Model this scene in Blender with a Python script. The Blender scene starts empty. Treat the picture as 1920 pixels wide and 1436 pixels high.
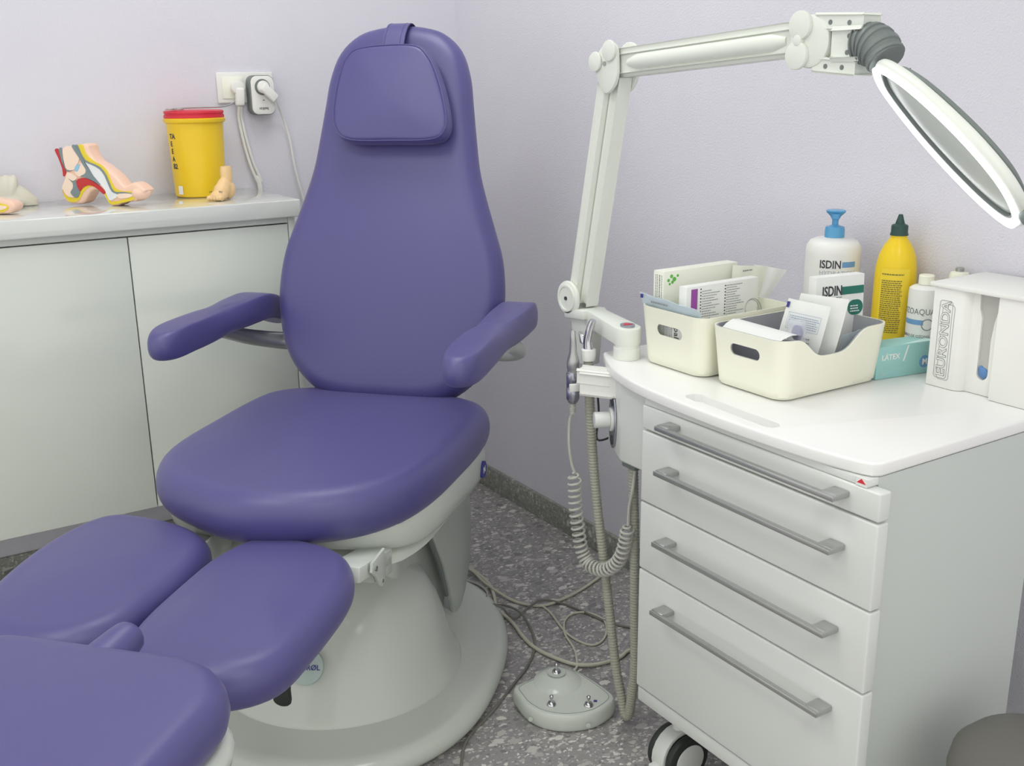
import bpy, bmesh, math, random
from mathutils import Vector, Matrix
random.seed(7)
V = Vector
scene = bpy.context.scene
COL = scene.collection

# ---------------------------------------------------------------- camera
H = 1.30
cam_d = bpy.data.cameras.new('camera'); cam = bpy.data.objects.new('camera', cam_d); COL.objects.link(cam)
cam_d.sensor_width = 36.0; cam_d.lens = 36.0 * 1975 / 1920; cam_d.clip_start = 0.02
_R = ((0.84034692, 0.16010041, -0.51786573), (-0.54191203, 0.22667159, -0.80929064), (-0.01218231, 0.96072256, 0.27724311))
_m = Matrix(_R).to_4x4(); _m.translation = V((-1.3045 * H, -2.265 * H, H)); cam.matrix_world = _m
scene.camera = cam
# ---------------------------------------------------------------- world, exposure
w = bpy.data.worlds.new('world'); scene.world = w; w.use_nodes = True
w.node_tree.nodes['Background'].inputs[0].default_value = (1.0, 0.99, 0.965, 1)
w.node_tree.nodes['Background'].inputs[1].default_value = 1.15
vs = scene.view_settings
vs.view_transform = 'Standard'; vs.look = 'None'; vs.gamma = 1.0; vs.exposure = 0.05
LAMP_PANEL = 7.5      # emission of the ceiling panels
LAMP_RING = 4.0       # emission of the magnifier ring

def lin(c):
    c = c / 255.0
    return c / 12.92 if c <= 0.04045 else ((c + 0.055) / 1.055) ** 2.4
def rgb(r, g, b): return (lin(r), lin(g), lin(b), 1)

# ---------------------------------------------------------------- materials
MATS = {}
def mat(name, col, rough=0.5, metal=0.0, spec=0.5, coat=0.0, bump=None, emit=None, trans=0.0, alpha=1.0, var=0.0, ior=1.45):
    if name in MATS: return MATS[name]
    m = bpy.data.materials.new(name); m.use_nodes = True; nt = m.node_tree; b = nt.nodes['Principled BSDF']
    b.inputs['Base Color'].default_value = col; b.inputs['Roughness'].default_value = rough
    b.inputs['Metallic'].default_value = metal; b.inputs['Specular IOR Level'].default_value = spec
    b.inputs['Coat Weight'].default_value = coat; b.inputs['Coat Roughness'].default_value = 0.08
    b.inputs['Transmission Weight'].default_value = trans; b.inputs['Alpha'].default_value = alpha; b.inputs['IOR'].default_value = ior
    if emit: b.inputs['Emission Color'].default_value = emit[0]; b.inputs['Emission Strength'].default_value = emit[1]
    tc = nt.nodes.new('ShaderNodeTexCoord')
    if var:
        n = nt.nodes.new('ShaderNodeTexNoise'); n.inputs['Scale'].default_value = 6; n.inputs['Detail'].default_value = 4
        mx = nt.nodes.new('ShaderNodeMix'); mx.data_type = 'RGBA'
        mx.inputs['A'].default_value = tuple(c * (1 - var) for c in col[:3]) + (1,)
        mx.inputs['B'].default_value = tuple(min(1, c * (1 + var)) for c in col[:3]) + (1,)
        nt.links.new(tc.outputs['Object'], n.inputs['Vector']); nt.links.new(n.outputs['Fac'], mx.inputs['Factor'])
        nt.links.new(mx.outputs['Result'], b.inputs['Base Color'])
    if bump:
        n = nt.nodes.new('ShaderNodeTexNoise'); n.inputs['Scale'].default_value = bump[0]; n.inputs['Detail'].default_value = 6
        bp = nt.nodes.new('ShaderNodeBump'); bp.inputs['Strength'].default_value = bump[1]; bp.inputs['Distance'].default_value = bump[2]
        nt.links.new(tc.outputs['Object'], n.inputs['Vector']); nt.links.new(n.outputs['Fac'], bp.inputs['Height'])
        nt.links.new(bp.outputs['Normal'], b.inputs['Normal'])
    MATS[name] = m; return m

M_WALL = mat('lilac_plaster', rgb(220, 218, 227), 0.85, bump=(260, 0.6, 0.0024), spec=0.2, var=0.02)
M_CEIL = mat('white_ceiling', rgb(235, 235, 232), 0.9)
M_LEATHER = mat('violet_upholstery', rgb(75, 71, 130), 0.44, spec=0.9, bump=(900, 0.12, 0.0006))
_b = M_LEATHER.node_tree.nodes['Principled BSDF']; _b.inputs['Sheen Weight'].default_value = 0.10; _b.inputs['Sheen Roughness'].default_value = 0.45; _b.inputs['Sheen Tint'].default_value = (0.95, 0.88, 1.0, 1)
M_LACQ = mat('white_lacquer', rgb(214, 219, 211), 0.12, spec=0.5)
M_GLOSS = mat('glossy_top', rgb(216, 219, 214), 0.05, spec=0.9, coat=0.6)
M_SHELL = mat('chair_white_plastic', rgb(202, 207, 199), 0.16, spec=0.5)
M_SHELL2 = mat('chair_grey_white', rgb(192, 198, 190), 0.3)
M_CART = mat('trolley_white', rgb(219, 222, 218), 0.28)
M_CARTSIDE = mat('trolley_side', rgb(205, 211, 206), 0.4)
M_CORIAN = mat('white_top', rgb(238, 238, 236), 0.3)
M_ABS = mat('lamp_white_plastic', rgb(226, 230, 222), 0.38)
M_WHITE = mat('white_plastic', rgb(232, 232, 228), 0.4)
M_CREAM = mat('cream_box_plastic', rgb(240, 240, 222), 0.3)
M_GREYIN = mat('grey_liner', rgb(160, 163, 168), 0.45)
M_STEEL = mat('brushed_steel', rgb(178, 180, 178), 0.3, metal=0.75)
M_CHROME = mat('chrome', rgb(205, 205, 208), 0.1, metal=1.0)
M_ALU = mat('satin_metal', rgb(170, 172, 182), 0.25, metal=0.9)
M_DARK = mat('black_rubber', rgb(48, 52, 50), 0.5)
M_GREY = mat('mid_grey_plastic', rgb(118, 126, 124), 0.5)
M_BEIGE = mat('beige_cable', rgb(205, 203, 185), 0.5)
M_HOSE = mat('corrugated_hose', rgb(172, 172, 158), 0.55)
M_CORD = mat('grey_cord', rgb(192, 192, 184), 0.5)
M_DCAB = mat('dark_cable', rgb(122, 122, 114), 0.55)
M_YEL = mat('yellow_plastic', rgb(238, 200, 40), 0.35)
M_YEL2 = mat('yellow_bottle_plastic', rgb(240, 206, 32), 0.3)
M_RED = mat('red_plastic', rgb(214, 48, 66), 0.4)
M_INK = mat('dark_ink', rgb(62, 66, 70), 0.6)
M_INKG = mat('grey_ink', rgb(140, 146, 146), 0.6)
M_NAVY = mat('navy_ink', rgb(62, 64, 140), 0.6)
M_TEALINK = mat('teal_ink', rgb(42, 118, 104), 0.5)
M_BLUEINK = mat('blue_ink', rgb(112, 158, 204), 0.5)
M_PURPINK = mat('purple_ink', rgb(160, 82, 168), 0.5)
M_GREENINK = mat('green_ink', rgb(104, 190, 84), 0.5)
M_PAPER = mat('white_card', rgb(238, 240, 236), 0.6)
M_PAPER2 = mat('ivory_card', rgb(238, 240, 226), 0.6)
M_POUCH = mat('clear_film', rgb(214, 226, 230), 0.15, trans=0.0, alpha=0.75)
M_BLUEP = mat('blue_pump', rgb(100, 178, 226), 0.2, trans=0.25)
M_DGREEN = mat('dark_green_cap', rgb(44, 74, 68), 0.4)
M_MINT = mat('mint_card', rgb(158, 208, 205), 0.5, var=0.04)
M_MINT2 = mat('mint_light_card', rgb(200, 232, 228), 0.5)
M_SKIN = mat('model_skin', rgb(244, 206, 184), 0.35)
M_TAN = mat('tan_model', rgb(236, 200, 148), 0.4)
M_PLAST = mat('plaster_cast', rgb(216, 212, 198), 0.8, bump=(60, 0.3, 0.002))
M_MYEL = mat('model_yellow', rgb(236, 212, 60), 0.35)
M_MRED = mat('model_red', rgb(196, 52, 56), 0.35)
M_MGREY = mat('model_grey', rgb(128, 142, 146), 0.35)
M_MBONE = mat('model_bone', rgb(250, 226, 206), 0.35)
M_MWHT = mat('model_white', rgb(236, 238, 240), 0.35)
M_MBLUE = mat('model_blue', rgb(150, 200, 228), 0.35)
M_BINGREY = mat('dark_grey_bin', rgb(112, 110, 104), 0.45)
M_LED = mat('led_diffuser', rgb(250, 250, 250), 0.4, emit=((0.93, 0.96, 1, 1), LAMP_RING))
M_PANEL = mat('ceiling_diffuser', rgb(250, 250, 250), 0.6, emit=((0.97, 1, 0.95, 1), LAMP_PANEL))
M_LENS = mat('magnifier_glass', rgb(206, 212, 205), 0.35, alpha=1.0)
M_SKY = mat('daylight_pane', rgb(250, 250, 250), 0.5, emit=((0.97, 0.99, 1, 1), 1.7))
M_SLOT = mat('dispenser_inside', rgb(184, 183, 178), 0.7)
M_GLOVE = mat('blue_nitrile', rgb(92, 132, 184), 0.5)
M_PEWTER = mat('pewter_badge', rgb(176, 192, 188), 0.3)

def terrazzo(name, base, chip_lo, chip_hi, scale):
    m = bpy.data.materials.new(name); m.use_nodes = True; nt = m.node_tree; b = nt.nodes['Principled BSDF']
    N = nt.nodes.new; L = nt.links.new
    tc = N('ShaderNodeTexCoord')
    ns = N('ShaderNodeTexNoise'); ns.inputs['Scale'].default_value = 75; ns.inputs['Detail'].default_value = 3
    L(tc.outputs['Object'], ns.inputs['Vector'])
    vm = N('ShaderNodeMix'); vm.data_type = 'RGBA'; vm.inputs['Factor'].default_value = 0.016
    L(tc.outputs['Object'], vm.inputs['A']); L(ns.outputs['Color'], vm.inputs['B'])
    def layer(sc, thr, prev, lo, hi, seed):
        mp = N('ShaderNodeMapping'); mp.inputs['Location'].default_value = (seed, seed * 2, seed); mp.inputs['Scale'].default_value = (1.0, 1.5, 1.2)
        mp.inputs['Rotation'].default_value = (0, 0, seed)
        L(vm.outputs['Result'], mp.inputs['Vector'])
        vo = N('ShaderNodeTexVoronoi'); vo.inputs['Scale'].default_value = sc; vo.distance = 'EUCLIDEAN'
        L(mp.outputs['Vector'], vo.inputs['Vector'])
        ve = N('ShaderNodeTexVoronoi'); ve.feature = 'DISTANCE_TO_EDGE'; ve.inputs['Scale'].default_value = sc
        L(mp.outputs['Vector'], ve.inputs['Vector'])
        sp = N('ShaderNodeSeparateColor'); L(vo.outputs['Color'], sp.inputs['Color'])
        gt = N('ShaderNodeMath'); gt.operation = 'GREATER_THAN'; gt.inputs[1].default_value = thr; L(sp.outputs['Red'], gt.inputs[0])
        lt = N('ShaderNodeMath'); lt.operation = 'LESS_THAN'; lt.inputs[1].default_value = 0.43; L(vo.outputs['Distance'], lt.inputs[0])
        mu = N('ShaderNodeMath'); mu.operation = 'MULTIPLY'; L(gt.outputs[0], mu.inputs[0]); L(lt.outputs[0], mu.inputs[1])
        c = N('ShaderNodeMix'); c.data_type = 'RGBA'; c.inputs['A'].default_value = lo; c.inputs['B'].default_value = hi
        pw = N('ShaderNodeMath'); pw.operation = 'POWER'; pw.inputs[1].default_value = 1.6; L(sp.outputs['Green'], pw.inputs[0]); L(pw.outputs[0], c.inputs['Factor'])
        o = N('ShaderNodeMix'); o.data_type = 'RGBA'; L(mu.outputs[0], o.inputs['Factor'])
        if isinstance(prev, tuple): o.inputs['A'].default_value = prev
        else: L(prev, o.inputs['A'])
        L(c.outputs['Result'], o.inputs['B']); return o.outputs['Result']
    n2 = N('ShaderNodeTexNoise'); n2.inputs['Scale'].default_value = 260; n2.inputs['Detail'].default_value = 3; L(tc.outputs['Object'], n2.inputs['Vector'])
    bc = N('ShaderNodeMix'); bc.data_type = 'RGBA'; bc.inputs['A'].default_value = tuple(x * 0.75 for x in base[:3]) + (1,); bc.inputs['B'].default_value = tuple(x * 1.3 for x in base[:3]) + (1,)
    L(n2.outputs['Fac'], bc.inputs['Factor'])
    c = layer(scale * 3.6, 0.2, bc.outputs['Result'], chip_lo, chip_hi, 1.3)
    c = layer(scale * 1.9, 0.35, c, chip_lo, chip_hi, 4.1)
    c = layer(scale * 1.0, 0.6, c, chip_lo, chip_hi, 7.7)
    L(c, b.inputs['Base Color']); b.inputs['Roughness'].default_value = 0.32
    return m
M_TERR = terrazzo('terrazzo_floor', rgb(150, 147, 147), rgb(124, 122, 122), rgb(228, 225, 218), 32)
M_TERR2 = terrazzo('terrazzo_skirting', rgb(142, 144, 136), rgb(120, 122, 116), rgb(204, 204, 194), 34)

# ---------------------------------------------------------------- object helpers
MW = {}
def thing(name, label, cat, loc=(0, 0, 0), rz=0.0, group=None, quat=None):
    o = bpy.data.objects.new(name, None); COL.objects.link(o); o.empty_display_size = 0.05
    o.location = loc; o.rotation_euler = (0, 0, rz)
    o['label'] = label; o['category'] = cat
    if group: o['group'] = group
    MW[o.name] = Matrix.Translation(V(loc)) @ Matrix.Rotation(rz, 4, 'Z'); return o
def part(name, bm, m, parent=None, label=None, local=False, smooth=35, weld=True):
    """link a bmesh as one mesh object; unless local, the bmesh is in room coordinates"""
    if weld: bmesh.ops.remove_doubles(bm, verts=bm.verts, dist=1e-6)
    if parent is not None and not local: bm.transform(MW[parent.name].inverted())
    bmesh.ops.recalc_face_normals(bm, faces=bm.faces)
    me = bpy.data.meshes.new(name); bm.to_mesh(me); bm.free()
    me.materials.append(m)
    for p in me.polygons: p.use_smooth = True
    me.set_sharp_from_angle(angle=math.radians(smooth))
    o = bpy.data.objects.new(name, me); COL.objects.link(o)
    if parent is not None: o.parent = parent; MW[o.name] = MW[parent.name]
    else: MW[o.name] = Matrix.Identity(4)
    if label: o['label'] = label
    return o
def tag(o, label, cat, group=None):
    o['label'] = label; o['category'] = cat
    if group: o['group'] = group
    return o
def struct(name, bm, m):
    o = part(name, bm, m); o['kind'] = 'structure'; return o
def B(): return bmesh.new()
def merge(dst, src):
    me = bpy.data.meshes.new('tmp'); src.to_mesh(me); src.free(); dst.from_mesh(me); bpy.data.meshes.remove(me)
def obox(bm, c, ax, ay, az, bev=0.0, seg=2):
    """box with centre c and half-extent vectors ax ay az"""
    t = bmesh.new(); bmesh.ops.create_cube(t, size=2.0)
    c, ax, ay, az = V(c), V(ax), V(ay), V(az)
    for v in t.verts: v.co = c + ax * v.co.x + ay * v.co.y + az * v.co.z
    if bev: bmesh.ops.bevel(t, geom=list(t.edges) + list(t.verts), offset=bev, segments=seg, affect='EDGES', profile=0.5)
    merge(bm, t); return bm
def box(bm, lo, hi, bev=0.0, seg=2):
    lo, hi = V(lo), V(hi); c = (lo + hi) / 2; h = (hi - lo) / 2
    return obox(bm, c, (abs(h.x), 0, 0), (0, abs(h.y), 0), (0, 0, abs(h.z)), bev, seg)
def catmull(pts, n=6, closed=False):
    P = [V(p) for p in pts]; out = []; L = len(P)
    rng = range(L) if closed else range(L - 1)
    for i in rng:
        if closed: a, b, c, d = P[(i - 1) % L], P[i], P[(i + 1) % L], P[(i + 2) % L]
        else: a, b, c, d = P[max(i - 1, 0)], P[i], P[i + 1], P[min(i + 2, L - 1)]
        for k in range(n):
            t = k / n
            out.append(0.5 * ((2 * b) + (c - a) * t + (2 * a - 5 * b + 4 * c - d) * t * t + (3 * b - a - 3 * c + d) * t ** 3))
    if not closed: out.append(P[-1])
    return out
def tube(bm, pts, r, n=10, sub=6, cap=True, rfun=None):
    P = catmull(pts, sub) if sub > 1 else [V(p) for p in pts]
    rings = []; T0 = (P[1] - P[0]).normalized()
    up = V((0, 0, 1)) if abs(T0.z) < 0.9 else V((1, 0, 0))
    u = T0.cross(up).normalized()
    for i, p in enumerate(P):
        T = (P[min(i + 1, len(P) - 1)] - P[max(i - 1, 0)]).normalized()
        u = (u - T * u.dot(T)).normalized(); v = T.cross(u)
        rr = rfun(i / (len(P) - 1)) if rfun else r
        rings.append([bm.verts.new(p + (u * math.cos(2 * math.pi * k / n) + v * math.sin(2 * math.pi * k / n)) * rr) for k in range(n)])
    for a, b in zip(rings, rings[1:]):
        for k in range(n): bm.faces.new((a[k], a[(k + 1) % n], b[(k + 1) % n], b[k]))
    if cap: bm.faces.new(rings[0]); bm.faces.new(rings[-1])
    return bm
def frame(axis, hint=(0, 0, 1)):
    z = V(axis).normalized(); h = V(hint)
    if abs(z.dot(h.normalized())) > 0.95: h = V((1, 0, 0))
    x = h.cross(z).normalized(); y = z.cross(x); return x, y, z
def lathe(bm, prof, o, axis=(0, 0, 1), n=32, sx=1.0, sy=1.0):
    x, y, z = frame(axis); o = V(o); rings = []
    for r, h in prof:
        if r < 1e-6: rings.append([bm.verts.new(o + z * h)])
        else: rings.append([bm.verts.new(o + z * h + x * (r * sx * math.cos(2 * math.pi * k / n)) + y * (r * sy * math.sin(2 * math.pi * k / n))) for k in range(n)])
    for a, b in zip(rings, rings[1:]):
        if len(a) == 1 and len(b) == 1: continue
        for k in range(n):
            k2 = (k + 1) % n
            if len(a) == 1: bm.faces.new((a[0], b[k2], b[k]))
            elif len(b) == 1: bm.faces.new((a[k], a[k2], b[0]))
            else: bm.faces.new((a[k], a[k2], b[k2], b[k]))
    if len(rings[0]) > 1: bm.faces.new(rings[0])
    if len(rings[-1]) > 1: bm.faces.new(rings[-1])
    return bm
def cyl(bm, a, b, r, n=24, bev=0.0):
    a, b = V(a), V(b); h = (b - a).length
    pr = [(r, 0), (r, h)] if not bev else [(r - bev, 0), (r - bev * .3, bev * .3), (r, bev), (r, h - bev), (r - bev * .3, h - bev * .3), (r - bev, h)]
    return lathe(bm, pr, a, b - a, n)
def prism(bm, pts, vec, bev=0.0, seg=2):
    """closed planar outline (3-D points) pushed along vec"""
    t = bmesh.new(); vs_ = [t.verts.new(V(p)) for p in pts]; f = t.faces.new(vs_)
    r = bmesh.ops.extrude_face_region(t, geom=[f]); vv = [e for e in r['geom'] if isinstance(e, bmesh.types.BMVert)]
    bmesh.ops.translate(t, verts=vv, vec=V(vec))
    if bev:
        n = V(vec).normalized()
        es = [e for e in t.edges if abs((e.verts[0].co - e.verts[1].co).normalized().dot(n)) < 0.5]
        bmesh.ops.bevel(t, geom=es, offset=bev, segments=seg, affect='EDGES', profile=0.5)
    bmesh.ops.triangulate(t, faces=[f for f in t.faces if len(f.verts) > 4])
    merge(bm, t); return bm
def cushion(bm, outline, zmid, t, r, crown=0.01, mapf=None, flat_bottom=True, ne=8, ni=7, power=1.0):
    """padded shape: outline [(x,y)], edge rounded over r, thickness t, domed by crown"""
    n = len(outline); cx = sum(p[0] for p in outline) / n; cy = sum(p[1] for p in outline) / n
    def ring(inset, s, z):
        out = []
        for x, y in outline:
            dx, dy = x - cx, y - cy; d = math.hypot(dx, dy); k = max(0.02, 1 - inset / d) * s
            out.append((cx + dx * k, cy + dy * k, z))
        return out
    rings = []
    for i in range(ni, 0, -1):
        s = 1 - i / (ni + 0.3); rings.append(ring(r, s, zmid - t / 2 - (0 if flat_bottom else crown * (1 - s * s))))
    for i in range(2 * ne + 1):
        th = -math.pi / 2 + math.pi * i / (2 * ne)
        rings.append(ring(r * (1 - abs(math.cos(th)) ** power), 1.0, zmid + t / 2 * math.sin(th)))
    for i in range(1, ni + 1):
        s = 1 - i / (ni + 0.3); rings.append(ring(r, s, zmid + t / 2 + crown * (1 - s * s)))
    mp = mapf or (lambda x, y, z: (x, y, z))
    R = [[bm.verts.new(mp(*p)) for p in rg] for rg in rings]
    for a, b in zip(R, R[1:]):
        for k in range(n): bm.faces.new((a[k], a[(k + 1) % n], b[(k + 1) % n], b[k]))
    bm.faces.new(R[0]); bm.faces.new(R[-1]); return bm
def smooth2(pts, n=6): return [(p.x, p.y) for p in catmull([V((a, b, 0)) for a, b in pts], n, True)]
def rrect(x0, y0, x1, y1, r, n=6):
    out = []
    for cx, cy, a in ((x1 - r, y1 - r, 0), (x0 + r, y1 - r, 90), (x0 + r, y0 + r, 180), (x1 - r, y0 + r, 270)):
        for k in range(n + 1):
            t = math.radians(a + 90 * k / n); out.append((cx + r * math.cos(t), cy + r * math.sin(t)))
    return out
def evaluated(bm, mods):
    """run modifiers on a bmesh and hand back the result"""
    me = bpy.data.meshes.new('tmp'); bm.to_mesh(me); bm.free(); o = bpy.data.objects.new('tmp', me); COL.objects.link(o)
    for kind, kw in mods:
        md = o.modifiers.new('m', kind)
        for k, v in kw.items(): setattr(md, k, v)
    dg = bpy.context.evaluated_depsgraph_get(); dg.update()
    r = bpy.data.meshes.new_from_object(o.evaluated_get(dg)); out = bmesh.new(); out.from_mesh(r)
    bpy.data.objects.remove(o); bpy.data.meshes.remove(me); bpy.data.meshes.remove(r); return out
def boolean(bm, cutter):
    cm = bpy.data.meshes.new('cut'); bmesh.ops.recalc_face_normals(cutter, faces=cutter.faces); cutter.to_mesh(cm); cutter.free()
    co = bpy.data.objects.new('cut', cm); COL.objects.link(co)
    bmesh.ops.recalc_face_normals(bm, faces=bm.faces)
    r = evaluated(bm, [('BOOLEAN', dict(operation='DIFFERENCE', object=co, solver='EXACT'))])
    bpy.data.objects.remove(co); bpy.data.meshes.remove(cm); return r
def blobs(ells, voxel=0.003, smooth=6):
    """union of ellipsoids (centre, radii, rotation z) melted into one skin"""
    bm = bmesh.new()
    for c, rad, rot in ells:
        t = bmesh.new(); bmesh.ops.create_uvsphere(t, u_segments=20, v_segments=12, radius=1.0)
        Mx = Matrix.Translation(V(c)) @ rot.to_4x4() @ Matrix.Diagonal((rad[0], rad[1], rad[2], 1)); t.transform(Mx); merge(bm, t)
    return evaluated(bm, [('REMESH', dict(mode='VOXEL', voxel_size=voxel)), ('SMOOTH', dict(factor=0.6, iterations=smooth))])
ID3 = Matrix.Identity(3)
def text_bm(s, size, ext=0.0003, align='LEFT', bold=0.0, sx=1.0, outline=False):
    cu = bpy.data.curves.new('t', 'FONT'); cu.body = s; cu.size = size; cu.extrude = ext; cu.align_x = align; cu.offset = bold; cu.resolution_u = 3
    o = bpy.data.objects.new('t', cu); COL.objects.link(o); dg = bpy.context.evaluated_depsgraph_get(); dg.update()
    me = bpy.data.meshes.new_from_object(o.evaluated_get(dg)); bm = bmesh.new(); bm.from_mesh(me)
    bpy.data.objects.remove(o); bpy.data.curves.remove(cu); bpy.data.meshes.remove(me)
    for v in bm.verts: v.co.x *= sx
    return bm
def place_flat(bm, o, x, y):
    x, y = V(x).normalized(), V(y).normalized(); z = x.cross(y)
    for v in bm.verts: v.co = V(o) + x * v.co.x + y * v.co.y + z * v.co.z
    return bm
def place_cyl(bm, o, r, a0, up=(0, 0, 1)):
    """wrap flat art round a vertical cylinder about o; art x runs counter-clockwise seen from above"""
    for v in bm.verts:
        a = a0 + v.co.x / r; rr = r + v.co.z; v.co = V(o) + V((rr * math.cos(a), rr * math.sin(a), v.co.y))
    return bm
def bars(rows, th=0.0003):
    """flat rectangles (x0,y0,x1,y1) as thin printed bars, finely divided in x so they wrap"""
    bm = bmesh.new()
    for x0, y0, x1, y1 in rows:
        n = max(1, int(abs(x1 - x0) / 0.006))
        for k in range(n):
            a = x0 + (x1 - x0) * k / n; b = x0 + (x1 - x0) * (k + 1) / n
            bm.faces.new([bm.verts.new((a, y0, th)), bm.verts.new((b, y0, th)), bm.verts.new((b, y1, th)), bm.verts.new((a, y1, th))])
    return bm
def lines(x0, y0, x1, y1, n, h=0.3, ragged=0.25):
    st = (y1 - y0) / n; out = []
    for k in range(n):
        e = x1 - (x1 - x0) * random.random() * ragged; x = x0
        while x < e - 0.001:
            wl = random.uniform(0.002, 0.006); xe = min(e, x + wl); out.append((x, y0 + k * st, xe, y0 + (k + h) * st)); x = xe + 0.0009
    return out

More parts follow.
